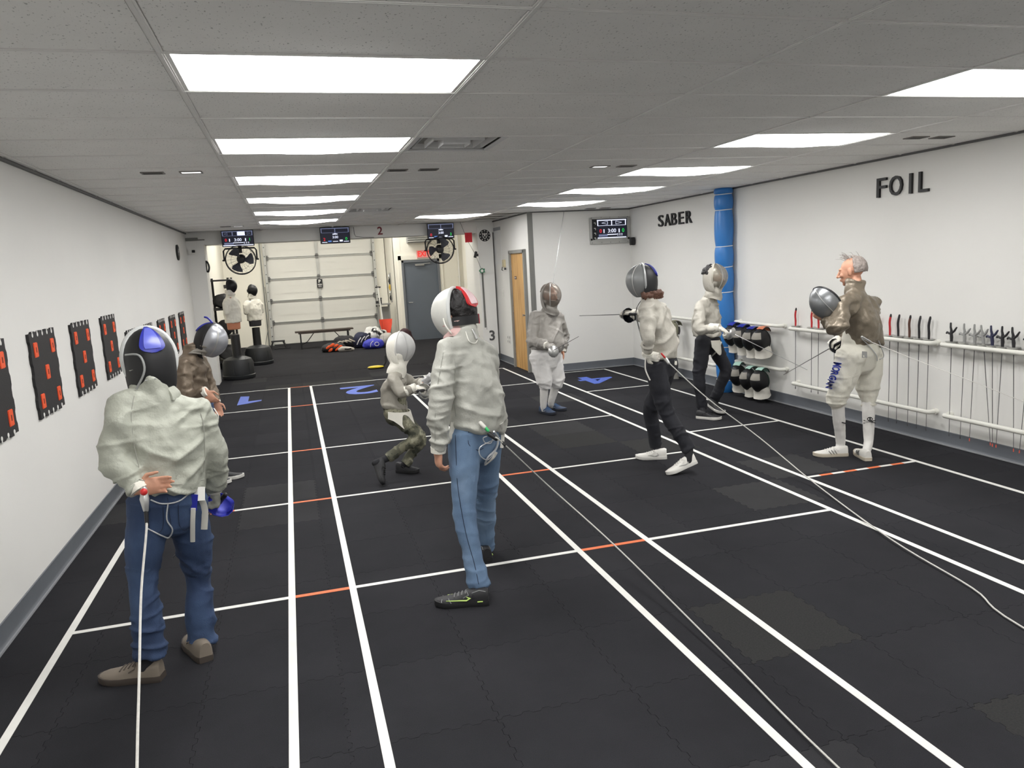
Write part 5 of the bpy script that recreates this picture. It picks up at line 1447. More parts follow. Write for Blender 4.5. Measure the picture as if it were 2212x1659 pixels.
def drape(objs, uv, off=.003):
    """photo points dropped onto clothing by a ray from the camera side"""
    out = []
    for u, v in uv:
        h = on_surface(objs, CAM, ray(u, v).normalized(), off)
        if h is not None: out.append(h)
    return out

def lame(name, c, metal=.28, rough=.5, var=.12, sc=3.0):
    return mat(name, c, rough, metal, var, sc, .25, 90)
DENIM_D = ramp_mat('dark_denim', [(.25, rgb(38, 52, 80)), (.5, rgb(50, 68, 100)), (.8, rgb(70, 92, 126))], .85, scale_=5, stretch=(1, 1, .6), bump=.25, bscale=350)
DENIM_L = ramp_mat('light_denim', [(.25, rgb(80, 100, 128)), (.5, rgb(98, 122, 150)), (.8, rgb(124, 146, 172))], .85, scale_=5, stretch=(1, 1, .6), bump=.25, bscale=350)
CAMO = ramp_mat('camo_cloth', [(0, rgb(58, 60, 50)), (.42, rgb(84, 84, 70)), (.5, rgb(112, 110, 92)), (.56, rgb(140, 138, 118)), (.64, rgb(96, 96, 82))], .85, kind='NOISE', scale_=9, const=True, bump=.2, bscale=200, detail=6)
BLACKP = mat('black_track_cloth', rgb(30, 31, 38), .8, 0, .12, 8, .15, 150)
WHITEK = mat('white_breeches_cloth', rgb(228, 226, 224), .8, 0, .03, 8, .2, 120)
CREAMK = mat('cream_breeches_cloth', rgb(224, 221, 208), .8, 0, .04, 8, .2, 120)
SOCKW = mat('white_sock', rgb(226, 224, 220), .9, 0, .03, 20, .2, 200)
WCLOTH = mat('white_underjacket', rgb(228, 225, 214), .85, 0, .04, 10, .25, 90)
SHW = mat('white_shoe_leather', rgb(224, 222, 216), .5, 0, .03, 12)
SHB = mat('black_shoe_mesh', rgb(30, 30, 33), .6, 0, .08, 16)
STRAPW = mat('white_strap', rgb(222, 220, 212), .7)
CORDW = mat('white_reel_cord', rgb(206, 204, 198), .6, 0, .1, 60)
CLEARW = mat('clear_body_wire', rgb(196, 198, 200), .3, .2)
RINGS = [(.18, .172, .128), (.24, .178, .132), (.4, .172, .128), (.6, .180, .13), (.85, .178, .118), (.97, .15, .095)]

# ---------------- 1: man in dark jeans, foreground left, seen from behind
J = dict(head=at(322, 776, 3.93), neck=at(338, 838, 3.86), shL=at(272, 878, 3.82), shR=at(425, 890, 3.94), elL=at(246, 988, 3.74), wrL=at(297, 1056, 3.68),
         elR=at(462, 985, 3.97), wrR=at(462, 1052, 4.08), hipL=at(318, 1088, 3.83), hipR=at(408, 1084, 3.92), knL=at(306, 1240, 3.84), knR=at(427, 1235, 4.03),
         anL=at(328, 1412, 3.81), anR=at(432, 1382, 4.0), heelL=atz(352, 1466), toeL=atz(232, 1472), heelR=atz(446, 1430), toeR=atz(414, 1385))
L1 = lame('lame_pale_green', rgb(170, 172, 160), .15, .6, .09)
GREYMESH = mesh_mat('grey_wire_mesh', rgb(160, 162, 160), .9, .4, .2)
p1, H1, D1 = person('man in dark blue jeans, foreground left, back turned, one hand behind him', J, dict(
    vox=.0078, gaze=(-.34, .93, -.1), s=1.0, seed=2.0, bow=-.02, handL=((.85, .1, .05), (.1, -1, 0), .55),
    trousers=dict(m=DENIM_D, r=(.098, .09, .073, .068, .076), amp=.007, wab=(.175, .13), end=1.03, jb=1.2),
    jacket=dict(m=L1, rings=[(.15, .178, .142), (.22, .184, .148), (.4, .182, .145), (.65, .184, .14), (.86, .182, .122), (.97, .155, .098)], sleeve=(.08, .076, .07, .064, .046), amp=.012, samp=.011, collar=2.0, cuff=WCLOTH),
    shoe=dict(L=.30, W=.055, m=mat('taupe_suede', rgb(128, 118, 106), .8, 0, .08, 18), sole=mat('brown_sole', rgb(70, 62, 56), .7), H=1.15, laces=mat('taupe_lace', rgb(96, 88, 80), .8)), foot_upR=(0, .15, 1)))
fencing_mask(p1, H1, GREYMESH, mat('pale_rim', rgb(196, 198, 196), .45), L1, cap=BLACK, tongue=TONGB, s=1.06, bib_len=.7, print_m=mat('tongue_print_blue', rgb(96, 104, 196), .25), collar=cowl(D1, J['neck']))
# strap loop, collar tab
wire(p1, 'mask_strap', [H1 @ V(-.105, -.045, .03), H1 @ V(-.06, -.118, .02), H1 @ V(-.05, -.13, -.05), H1 @ V(-.09, -.1, -.13)], .005, mat('grey_strap', rgb(150, 152, 150), .6))
c1 = drape([D1['jacket']], [(338, 818), (350, 814), (358, 815)], .008)
if len(c1) > 1: MB().tube(c1, [.008]*len(c1), 8, 'round').build('collar_clip', WHITEPL, p1)
c1 = drape([D1['jacket']], [(292, 824), (315, 822), (336, 818)], .004)
if len(c1) > 1: MB().tube(c1, .002, 5).build('mask_wire', CLEARW, p1)
hl = J['wrL']+V(.10, 0, .0)
st = drape([D1['trousers']], [(424, 1052), (424, 1080)], .012)
if len(st) == 2: MB().tube(st, [(.03, .012)]*2, 4, side=V(1, 0, 0)).build('buckle', WHITEPL, p1)
for nm, uv, w_, m_ in (('strap_end', [(430, 1075), (438, 1100), (437, 1142)], .03, STRAPW), ('strap_end', [(414, 1095), (412, 1130), (416, 1168)], .022, STRAPW), ('blue_strap', [(417, 1068), (414, 1100)], .03, TONGB)):
    q = drape([D1['trousers']], uv, .012)
    if len(q) > 1: strip(p1, nm, q, w_, m_, .004, V(1, 0, 0))
for uv in ([(326, 1080), (350, 1088), (385, 1082), (412, 1060)], [(362, 1088), (360, 1120), (372, 1142), (364, 1158), (350, 1155), (336, 1150), (318, 1140)]):
    q = drape([D1['trousers']], uv, .008)
    if len(q) > 1: wire(p1, 'body_wire', q, .0035, CLEARW)
conn = at(312, 1078, 3.60)
MB().tube([conn+V(0, .02, .04), conn, conn+V(0, 0, -.05)], [.014, .02, .012], 10, 'round').build('reel_connector', GUARD, p1)
MB().ell(conn+V(.003, -.01, .035), (.016, .012, .016)).build('red_button', mat('red_plastic', rgb(206, 48, 50), .4), p1)
gr = glove(p1, J['wrR'], (.05, .35, -1), (-1, 0, 0), 1, 1.5, mat('grey_glove', rgb(150, 150, 142), .8, 0, .08), 1.0, el=J['elR'])
g1 = at(466, 1094, 4.2)
saber(g1, at(352, 1230, 5.0)-g1, (.5, .2, -.6), 'saber with a blue guard held low by the man in dark jeans', .86, mat('blue_guard', rgb(52, 58, 168), .35, .2))
t = thing('reel_line', 'white reel cord running from the man in dark jeans to the bottom edge', 'cord', (conn.x, conn.y, 0))
MB().tube(spline([conn+V(0, 0, -.05), conn+V(-.002, -.03, -.13), at(305, 1280, 3.4), at(301, 1450, 3.05), at(297, 1600, 2.75), at(295, 1740, 2.5), at(292, 2000, 2.1)], 5), .0055, 6).build('cord', CORDW, t)
MB().tube([conn+V(0, 0, -.04), conn+V(-.001, -.015, -.12)], [.009, .008], 8).build('plug', BLACK, t)

DST = mat('denim_stitch', rgb(34, 44, 66), .8); JST = mat('jacket_seam', rgb(150, 150, 142), .8)
for nm, uv in (('seam', [(362, 1075), (366, 1110), (372, 1150)]), ('pocket_stitch', [(322, 1092), (322, 1140), (338, 1152), (352, 1138), (352, 1094)]), ('pocket_stitch', [(385, 1090), (388, 1135), (402, 1145), (418, 1132)])):
    q = drape([D1['trousers']], uv, .0008)
    if len(q) > 1: wire(p1, nm, q, .0018, DST)
for uv in ([(290, 855), (283, 900), (290, 960), (300, 1010)], [(420, 860), (438, 910), (442, 980), (440, 1020)], [(300, 1036), (340, 1044), (390, 1046), (440, 1036)]):
    q = drape([D1['jacket']], uv, .0012)
    if len(q) > 1: wire(p1, 'seam', q, .0018, JST)
# ---------------- 2: stooping person in a brown jacket behind him
J = dict(head=at(453, 733, 7.42), neck=at(411, 752, 7.42), shL=at(432, 782, 7.62), shR=at(396, 788, 7.24), elL=at(452, 835, 7.66), wrL=at(466, 868, 7.6),
         elR=at(402, 862, 7.18), wrR=at(443, 846, 7.12), hipL=at(443, 880, 7.55), hipR=at(425, 884, 7.33), knL=at(455, 955, 7.6), knR=at(440, 960, 7.35),
         anL=at(462, 1022, 7.55), anR=at(445, 1030, 7.35), heelL=atz(462, 1036), toeL=atz(488, 1034), heelR=atz(440, 1044), toeR=atz(470, 1044))
L2 = lame('lame_brown', rgb(118, 105, 90), .35, .42, .14)
p2, H2, D2 = person('stooping person in a brown metallic jacket and silver mask by the left wall', J, dict(
    gaze=(.9, -.25, -.42), headup=(.3, -.1, 1), s=.98, seed=5.0, bow=-.05, handR=((.55, -.1, -.8), (0, 1, .2), .7), handL=((.2, 0, -1), (0, -1, 0), .7), vox=.011, fine=0,
    trousers=dict(m=DENIM_D, r=(.088, .082, .066, .06, .062), amp=.004, wab=(.15, .11), waist=.1), jacket=dict(m=L2, rings=RINGS, sleeve=(.085, .08, .07, .06, .045), amp=.012, samp=.012, cuff=WCLOTH),
    shoe=dict(L=.28, W=.05, m=SHB, sole=SHW)))
SILV = mesh_mat('silver_wire_mesh', rgb(176, 178, 184), .93, .3, .55)
fencing_mask(p2, H2, SILV, BLKTRIM, mat('grey_lame_bib', rgb(136, 132, 124), .6, .2), cap=BLACK, tongue=TONGB, s=1.08, band=GUARD, bib_len=.9, collar=cowl(D2, J['neck'], span=100))
strip(p2, 'hem_tape', [D2['ctr'](.0)+D2['fw']*.13+V(0, -.1, 0), D2['ctr'](-.1)+D2['fw']*.16+V(0, -.12, -.03), D2['ctr'](-.22)+D2['fw']*.14+V(0, -.13, -.05)], .05, STRAPW, .004, V(0, 1, 0))
wire(p2, 'strap_tip', [H2 @ V(0, -.02, .15), H2 @ V(-.03, -.08, .17), H2 @ V(-.05, -.12, .165)], .009, TONGB)

# ---------------- 3: man in light jeans, centre, seen from behind
J = dict(head=at(985, 676, 4.46), neck=at(1008, 714, 4.4), shL=at(967, 752, 4.24), shR=at(1052, 764, 4.45), elL=at(950, 878, 4.18), wrL=at(947, 972, 4.2),
         elR=at(1056, 868, 4.62), wrR=at(1020, 872, 4.86), hipL=at(1002, 944, 4.26), hipR=at(1056, 942, 4.40), knL=at(1002, 1105, 4.18), knR=at(1049, 1078, 4.55),
         anL=at(1033, 1262, 4.06), anR=at(1050, 1180, 4.70), heelL=atz(1056, 1304), toeL=atz(962, 1308), heelR=atz(1054, 1214), toeR=atz(1040, 1185))
L3 = lame('lame_light_grey', rgb(178, 178, 170), .14, .6, .15, 7)
SWOOSH = mat('lime_mark', rgb(196, 224, 120), .5)
p3, H3, D3 = person('man in light blue jeans and pale grey jacket at the centre, back turned', J, dict(
    vox=.0078, gaze=(-.75, .66, -.05), s=1.0, seed=8.0, bow=-.02, handL=((-.05, .1, -1), (.9, .2, 0), .9), handR=((-.4, .9, .1), (0, 0, -1), 1.2),
    trousers=dict(m=DENIM_L, r=(.095, .086, .068, .06, .064), amp=.0055, wab=(.165, .125), end=1.03, jb=1.0),
    jacket=dict(m=L3, rings=[(.06, .172, .135), (.13, .175, .14), (.35, .178, .14), (.6, .18, .138), (.85, .178, .12), (.97, .15, .098)], sleeve=(.08, .074, .066, .06, .044), amp=.010, samp=.008, collar=1.6, cuff=WCLOTH),
    shoe=dict(L=.30, W=.05, m=SHB, sole=mat('black_sole', rgb(26, 26, 28), .6), H=1.05, laces=mat('grey_lace', rgb(120, 120, 120), .8),
              deco=[('swoosh', SWOOSH, [(.40, .62, .005), (.34, .42, .009), (.40, .3, .010), (.52, .42, .007), (.68, .62, .004), (.78, .75, .002)]), ('heel_mark', SWOOSH, [(.1, .12, .006), (.2, .12, .006)]),
                    ('overlay_line', mat('grey_overlay', rgb(138, 140, 140), .6), [(.68, .2, .002), (.72, .7, .002), (.74, 1.1, .002)]), ('overlay_line', mat('grey_overlay', rgb(138, 140, 140), .6), [(.86, .2, .002), (.87, .7, .002), (.86, 1.1, .002)]), ('overlay_line', mat('grey_overlay', rgb(138, 140, 140), .6), [(.3, .9, .002), (.16, 1.1, .002), (.04, .9, .002)])])))
HAIRB = mat('black_hair', rgb(24, 21, 21), .55, 0, .2, 60, .5, 120)
hair_cap(p3, H3, HAIRB, -28, 62, .007, back=(.08, .106, .102))
WMESH = mesh_mat('white_wire_mesh', rgb(214, 214, 208), .95, .4, .2)
fencing_mask(p3, H3, WMESH, mat('pale_rim', rgb(196, 198, 196), .45), mat('red_white_bib', rgb(206, 172, 168), .8), cap=None, tong_off=.006, tongue=mat('red_tongue', rgb(206, 44, 48), .45), s=1.04, bib_len=.6, print_m=mat('tongue_print_pink', rgb(232, 200, 204), .4), collar=cowl(D3, J['neck']))
MB().sheet([[H3 @ V(.1*math.sin(a), -.004+.125*math.cos(a), z) for a in [math.radians(100+160*k/14) for k in range(15)]] for z in (-.07, -.045, -.02)], .006).build('head_strap', BLACK, p3, 60)
MB().sheet([[H3 @ V(.104*math.sin(a), -.004+.13*math.cos(a), z) for a in [math.radians(128+26*k/5) for k in range(6)]] for z in (-.075, -.045, -.018)], .007).build('strap_patch', mat('crimson_patch', rgb(166, 44, 62), .6), p3, 60)
wire(p3, 'mask_cord', [H3 @ V(-.118, .02, -.02), H3 @ V(-.13, .0, -.07), H3 @ V(-.1, -.03, -.12), H3 @ V(-.06, -.11, -.15)], .005, STRAPW)
q = drape([D3['jacket']], [(1006, 718), (1012, 738), (1024, 742), (1030, 734), (1024, 722), (1018, 714)], .006)
if len(q) > 2: wire(p3, 'collar_cord', q, .003, STRAPW)
q = drape([D3['jacket']], [(1019, 714), (1024, 724), (1027, 732)], .009)
if len(q) > 1: MB().tube(q, [.007]*len(q), 8, 'round').build('clip', GUARD, p3)
flap = drape([D3['trousers']], [(978, 925), (992, 922), (1005, 918)], .01)
q = drape([D3['trousers']], [(984, 912), (980, 930), (976, 945), (972, 958)], .012)
if len(q) > 1: strip(p3, 'jacket_tail', q, .045, WCLOTH, .006, V(.86, .5, 0))
for uv, r_ in (([(1042, 920), (1050, 932), (1060, 940), (1058, 955), (1046, 955), (1042, 945), (1052, 938)], .003), ([(1075, 945), (1050, 955), (1032, 968), (1034, 985), (1052, 990), (1068, 970)], .003), ([(1064, 930), (1072, 945), (1068, 968), (1052, 985), (1046, 998)], .006)):
    q = drape([D3['trousers'], D3['jacket']], uv, .012)
    if len(q) > 2: wire(p3, 'body_wire', q, r_, CLEARW)
for uv, w_ in (([(1080, 915), (1082, 940), (1080, 965)], .03), ([(1068, 975), (1060, 988), (1046, 1000)], .03)):
    q = drape([D3['trousers'], D3['jacket']], uv, .014)
    if len(q) > 1: strip(p3, 'strap_end', q, w_, STRAPW, .004, V(.86, .5, 0))
c3 = at(1058, 938, 4.12)
MB().tube([at(1038, 914, 4.14), at(1046, 922, 4.13)], .012, 10, 'round').build('ring_clip', STRAPW, p3)
MB().tube([at(1046, 921, 4.13), at(1054, 930, 4.125)], .009, 10, 'round').build('green_clip', mat('green_plastic', rgb(70, 206, 120), .4), p3)
MB().tube([c3, at(1072, 948, 4.10)], [.014, .012], 10, 'round').build('reel_plug', BLACK, p3)
t = thing('reel_line', 'thin white reel cord running from the man in light jeans across the floor', 'cord', (c3.x, c3.y, 0))
MB().tube(spline([at(1070, 945, 4.10), at(1087, 958, 4.05), atz(1180, 1045, .42), atz(1330, 1180, .12), atz(1560, 1408, .02), atz(1812, 1659, .01), V(1.7, .3, .02)], 6), .0042, 6).build('cord', CORDW, t)
MB().tube([at(1086, 956, 4.05), at(1090, 961, 4.04)], .009, 8, 'round').build('cord_bead', BLACK, t)

for nm, uv in (('seam', [(984, 940), (986, 1000), (990, 1060), (1006, 1150), (1024, 1215), (1034, 1262)]), ('pocket_stitch', [(1014, 922), (1012, 958), (1030, 972), (1044, 968)])):
    q = drape([D3['trousers']], uv, .0008)
    if len(q) > 2: wire(p3, nm, q, .002, DST)
for uv in ([(958, 762), (946, 830), (940, 900), (940, 965)], [(975, 740), (983, 790), (980, 850), (985, 900)]):
    q = drape([D3['jacket']], uv, .0012)
    if len(q) > 1: wire(p3, 'seam', q, .0016, JST)
# ---------------- 4: child in camouflage trousers
J = dict(head=at(862, 750, 6.92), neck=at(850, 797, 6.92), shL=at(868, 812, 7.06), shR=at(848, 818, 6.80), elL=at(892, 838, 7.12), wrL=at(912, 826, 7.0),
         elR=at(866, 850, 6.70), wrR=at(896, 838, 6.66), hipL=at(858, 888, 7.0), hipR=at(847, 890, 6.86), knL=at(910, 948, 7.0), knR=at(902, 942, 6.76),
         anL=at(874, 1002, 6.98), anR=at(836, 990, 6.74), heelL=atz(858, 1020), toeL=atz(912, 1022), heelR=at(806, 998, 6.74), toeR=atz(824, 1052))
L4 = lame('lame_child_grey', rgb(150, 146, 136), .2, .6, .1)
p4, H4, D4 = person('child in camouflage trousers and white mask crouching on guard', J, dict(
    gaze=(.93, -.3, -.08), s=.80, hs=1.05, seed=11.0, bow=-.03, hsc=1.0, vox=.0095, 
    trousers=dict(m=CAMO, r=(.1, .092, .074, .064, .064), amp=.009, wab=(.16, .125), end=1.02),
    jacket=dict(m=L4, rings=[(.06, .185, .142), (.14, .192, .15), (.4, .182, .14), (.6, .18, .14), (.85, .18, .125), (.97, .15, .1)], sleeve=(.088, .084, .074, .066, .052), amp=.011, samp=.012, cuff=WCLOTH),
    shoe=dict(L=.225, W=.046, m=SHB, sole=mat('black_sole', rgb(26, 26, 28), .6), H=1.1, laces=BLACK), foot_upR=(.8, -.1, .45)))
CMESH = mesh_mat('child_white_mesh', rgb(206, 206, 204), .86, .5, .15)
fencing_mask(p4, H4, CMESH, mat('white_rim', rgb(216, 215, 210), .5), WCLOTH, cap=WCLOTH, tongue=None, s=.98, bib_len=1.0, band=mat('pale_band', rgb(190, 190, 188), .4, .3), collar=cowl(D4, J['neck'], .84))
# white under-jacket tail below the lame
tl = MB(); G = []
for i in range(7):
    q = i/6; row = []
    for j in range(17):
        a = -2.5+4.1*j/16
        c = D4['ctr'](.06-.10*q); dr = D4['fw']*math.cos(a)*(.135+.02*q)+D4['sx']*math.sin(a)*(.165)
        low = .03*q+.16*q*max(0, math.cos(a-.1))**2
        row.append(c+dr*1.08-D4['up']*low+D4['fw']*.05*q*max(0, math.cos(a)))
    G.append(row)
MB().sheet(G, .006).build('jacket_tail', WCLOTH, p4, 60)
glove(p4, J['wrR'], (.9, .15, -.15), (0, .3, -1), 1, 1.3, WCLOTH, .86, el=J['elR'])
glove(p4, J['wrL'], (.75, -.1, .4), (0, 1, .2), -1, .6, mat('silver_glove', rgb(196, 196, 196), .4, .4), .8, el=J['elL'])
g4 = J['wrR']+V(.1, .02, -.03)
saber(g4, (.55, .75, -.1), (.2, -.5, -.6), 'child-size saber held in front by the child in camouflage trousers', .72)

# ---------------- 5: fencer in white breeches facing the camera
J = dict(head=at(1188, 638, 8.95), neck=at(1186, 668, 9.02), shR=at(1156, 684, 8.98), shL=at(1207, 686, 9.08), elR=at(1151, 736, 8.86), wrR=at(1180, 746, 8.66),
         elL=at(1216, 726, 9.14), wrL=at(1215, 758, 9.06), hipR=at(1164, 772, 8.96), hipL=at(1196, 772, 9.03), knR=at(1176, 828, 8.92), knL=at(1202, 826, 9.02),
         anR=at(1174, 878, 8.98), anL=at(1190, 872, 9.1), heelR=atz(1168, 891), toeR=atz(1196, 897), heelL=atz(1184, 884), toeL=atz(1214, 887))
L5 = lame('lame_mid_grey', rgb(156, 152, 146), .22, .55, .07)
NAVYSH = mat('navy_shoe_mesh', rgb(46, 62, 88), .6, 0, .15, 20)
p5, H5, D5 = person('stout fencer in white breeches and grey jacket facing the camera near the wooden door', J, dict(
    gaze=(.42, -.9, -.08), s=.97, seed=14.0, bow=.03, vox=.0105, handL=((.0, -.1, -1), (-1, 0, 0), .7),
    trousers=dict(m=WHITEK, r=(.125, .12, .098, .078, .066), amp=.008, wab=(.2, .17), end=.22, waist=.2, jb=.8), sock=SOCKW,
    jacket=dict(m=L5, rings=[(.17, .205, .178), (.23, .215, .19), (.4, .215, .195), (.6, .205, .165), (.85, .19, .13), (.97, .16, .1)], sleeve=(.09, .084, .074, .066, .046), amp=.009, samp=.012, cuff=WCLOTH),
    shoe=dict(L=.285, W=.052, m=NAVYSH, sole=mat('dark_navy_sole', rgb(38, 42, 52), .6), laces=mat('blue_lace', rgb(60, 96, 140), .7), H=1.05, deco=[('swoosh', SHW, [(.3, .35, .003), (.26, .2, .007), (.36, .15, .007), (.5, .5, .003)])])))
TANMESH = mesh_mat('tan_clear_mesh', rgb(160, 148, 138), .38, .3, .3)
fencing_mask(p5, H5, TANMESH, mat('lame_rim', rgb(150, 146, 140), .5, .2), L5, cap=L5, tongue=None, s=1.05, band=GUARD, bib_len=1.15, collar=cowl(D5, J['neck']))
for s_ in (-1, 1): MB().ell(H5 @ (V(s_*.03, .087, .01)), (.011, .006, .005), H5.to_3x3(), 10, 6).build('eye', mat('dark_eye', rgb(40, 32, 28), .3), p5)
hair_cap(p5, H5, mat('grey_brown_hair', rgb(110, 98, 88), .6, 0, .2, 60), 8, 50, .004)
glove(p5, J['wrR'], (.6, -.6, -.35), (.2, .4, -.8), 1, 1.5, L5, 1.0, el=J['elR'])
g5 = at(1197, 756, 8.5)
saber(g5, blade_end(g5, 1250, 727, .86, False)-g5, (.1, -.2, -1), 'saber with a mirror-bright guard held by the stout fencer', .86)

# ---------------- 6: lunging fencer with long hair, back to the camera
J = dict(head=at(1390, 606, 6.2), neck=at(1404, 642, 6.17), shL=at(1396, 672, 6.02), shR=at(1432, 676, 6.28), elL=at(1402, 728, 5.88), wrL=at(1398, 766, 5.94),
         elR=at(1400, 688, 6.52), wrR=at(1369, 678, 6.66), hipL=at(1412, 790, 6.06), hipR=at(1444, 786, 6.2), knR=at(1406, 886, 6.38), knL=at(1440, 890, 6.0),
         anR=at(1416, 962, 6.42), anL=at(1488, 968, 5.86), heelR=atz(1440, 990), toeR=atz(1378, 991), heelL=at(1504, 1000, 5.82), toeL=atz(1446, 1026))
L6 = lame('lame_warm_grey', rgb(182, 178, 168), .14, .6, .09)
p6, H6, D6 = person('long-haired fencer in black track trousers stepping left with a saber arm stretched out', J, dict(
    gaze=(-.9, .42, -.05), s=.97, seed=17.0, bow=-.02, 
    trousers=dict(m=BLACKP, r=(.1, .09, .074, .066, .062), amp=.006, wab=(.165, .13), end=1.07, jb=.9),
    jacket=dict(m=L6, rings=[(.1, .168, .135), (.16, .172, .138), (.35, .172, .138), (.6, .178, .138), (.85, .178, .122), (.97, .15, .1)], sleeve=(.082, .076, .068, .06, .045), amp=.011, samp=.011, cuff=WCLOTH),
    shoe=dict(L=.285, W=.05, m=SHW, sole=SHW, laces=SHW, H=1.08, deco=[('swoosh', mat('silver_mark', rgb(170, 170, 168), .4), [(.3, .5, .003), (.26, .3, .008), (.38, .22, .008), (.6, .6, .003)])]), foot_upL=(-.35, .15, 1)))
DKMESH = mesh_mat('dark_grey_mesh', rgb(150, 152, 152), .9, .38, .25)
fencing_mask(p6, H6, DKMESH, mat('steel_rim', rgb(176, 178, 178), .4, .3), None, cap=BLACK, tongue=TONGB, s=1.03, band=GUARD, print_m=mat('tongue_print_pale', rgb(150, 158, 214), .4))
HAIRN = mat('brown_curly_hair', rgb(92, 62, 48), .6, 0, .25, 50, .5, 90)
hb = MB().ell(H6 @ V(.0, -.1, -.125), (.055, .055, .045)).ell(H6 @ V(-.06, -.05, -.125), (.055, .045, .045)).ell(H6 @ V(.07, -.11, -.135), (.06, .05, .045)).ell(H6 @ V(.11, -.13, -.145), (.04, .04, .03)).ell(H6 @ V(-.09, .0, -.13), (.03, .035, .035))
me = fuse(hb, .008, 2); displace(me, rough_lumps(.013, 34)); link_world('hair', me, HAIRN, p6)
q = drape([D6['jacket']], [(1392, 640), (1374, 676), (1376, 706), (1384, 732), (1392, 746)], .004)
if len(q) > 2: strip(p6, 'black_strap', q, .022, BLACK, .004, V(.6, .8, 0))
glove(p6, J['wrL'], (.75, .1, -.25), (.3, .9, 0), -1, .5, WCLOTH, .92)
glove(p6, J['wrR'], seg_dir(J['elR'], J['wrR']), (0, 0, -1), 1, 1.4, L6, .98, el=J['elR'])
gh = MB(); 
g6 = at(1352, 679, 6.72)
saber(g6, blade_end(g6, 1252, 682, .86, True)-g6, (.3, .2, -1), 'saber pointed left by the long-haired fencer, dark guard', .86, mat('black_guard', rgb(30, 32, 38), .4, .2), bend=.0)
q = [D6['ctr'](.03)+D6['sx']*(.165*math.sin(a))+D6['fw']*(.13*math.cos(a)) for a in [1.2+.4*k for k in range(6)]]
strip(p6, 'belt', q, .05, WCLOTH, .008, D6['up'])
for uv, r_ in (([(1450, 772), (1466, 790), (1470, 830), (1455, 860)], .005), ([(1445, 796), (1458, 826), (1470, 822)], .004)):
    w_ = drape([D6['trousers'], D6['jacket']], uv, .014)
    if len(w_) > 1: wire(p6, 'body_wire', w_, r_, STRAPW)
c6 = at(1438, 776, 5.93)
MB().tube([at(1429, 764, 5.93), at(1436, 772, 5.92)], .008, 8, 'round').build('red_clip', mat('red_plastic', rgb(206, 48, 50), .4), p6)
MB().tube([c6, at(1444, 784, 5.9)], [.02, .014], 10, 'round').build('reel_connector', GUARD, p6)
wire(p6, 'glove_strap', [J['wrL']+V(-.03, -.03, -.02), J['wrL']+V(-.03, -.02, -.12), J['wrL']+V(.01, -.02, -.22)], .006, STRAPW)
t = thing('reel_line', 'thin white reel cord running from the long-haired fencer to the right edge', 'cord', (c6.x, c6.y, 0))
MB().tube(spline([at(1446, 785, 5.9), at(1530, 862, 5.75), at(1640, 945, 5.6), atz(1760, 1044, .04), atz(1925, 1165, .02), atz(2100, 1270, .012), atz(2212, 1357, .01), V(3.1, 1.2, .01)], 6), .0045, 6).build('cord', CORDW, t)

# ---------------- 7: fencer in black trousers beside the blue column, facing right
J = dict(head=at(1542, 598, 7.88), neck=at(1534, 636, 7.94), shR=at(1512, 664, 7.8), shL=at(1541, 664, 8.1), elR=at(1513, 712, 7.66), wrR=at(1553, 708, 7.46),
         elL=at(1534, 705, 8.26), wrL=at(1540, 735, 8.2), hipR=at(1517, 738, 7.85), hipL=at(1540, 738, 8.03), knR=at(1510, 815, 7.84), knL=at(1568, 800, 7.95),
         anR=at(1516, 880, 7.85), anL=at(1542, 868, 8.05), heelR=atz(1506, 903), toeR=atz(1541, 906), heelL=at(1533, 876, 8.05), toeL=atz(1570, 899))
p7, H7, D7 = person('fencer in black trousers with a clear-visored mask beside the blue column', J, dict(
    gaze=(.85, -.52, -.06), s=.97, seed=20.0, bow=-.02, vox=.0105, handL=((0, 0, -1), (1, 0, 0), .6),
    trousers=dict(m=BLACKP, r=(.098, .088, .072, .064, .06), amp=.005, wab=(.16, .125), end=1.05),
    jacket=dict(m=L6, rings=[(.13, .17, .165), (.19, .175, .172), (.35, .176, .17), (.6, .182, .165), (.85, .18, .135), (.97, .15, .1)], sleeve=(.082, .076, .068, .06, .045), amp=.010, samp=.012, cuff=WCLOTH),
    shoe=dict(L=.29, W=.05, m=SHB, sole=SHW, laces=BLACK, H=1.05, deco=[('side_mark', SHW, [(.62, .15, .008), (.72, .15, .008)])])))
CLRMESH = mesh_mat('clear_visor_mesh', rgb(172, 166, 152), .45, .3, .35)
fencing_mask(p7, H7, CLRMESH, mat('lame_rim_pale', rgb(186, 182, 170), .5, .2), L6, cap=L6, tongue=None, s=1.05, band=GUARD, bib_len=1.15, collar=cowl(D7, J['neck']))
for s_ in (-1, 1): MB().ell(H7 @ (V(s_*.03, .087, .01)), (.011, .006, .005), H7.to_3x3(), 10, 6).build('eye', mat('dark_eye', rgb(40, 32, 28), .3), p7)
hair_cap(p7, H7, HAIRB, 5, 50, .008)
q = drape([D7['trousers']], [(1507, 718), (1500, 732), (1492, 742)], .004)
if len(q) > 1: strip(p7, 'pocket_piping', q, .012, SHW, .003, V(1, 0, 0))
G = []
for i in range(7):
    q = i/6; row = []
    for j in range(13):
        a = -1.0+1.9*j/12
        row.append(D7['ctr'](.04-.06*q)+(D7['fw']*math.cos(a)*(.14+.012*q)+D7['sx']*math.sin(a)*.17)-D7['up']*(.15*q*max(0, math.cos(a-.1))**3))
    G.append(row)
MB().sheet(G, .006).build('jacket_tail', WCLOTH, p7, 60)
q = drape([D7['trousers']], [(1556, 738), (1548, 756), (1538, 770)], .008)
if len(q) > 1: strip(p7, 'crotch_strap', q, .03, STRAPW, .004, V(1, 0, 0))
glove(p7, J['wrR'], (.75, -.4, -.5), (-.2, .3, -.9), 1, 1.4, WCLOTH, 1.05, el=J['elR'])
g7 = at(1586, 722, 7.36)
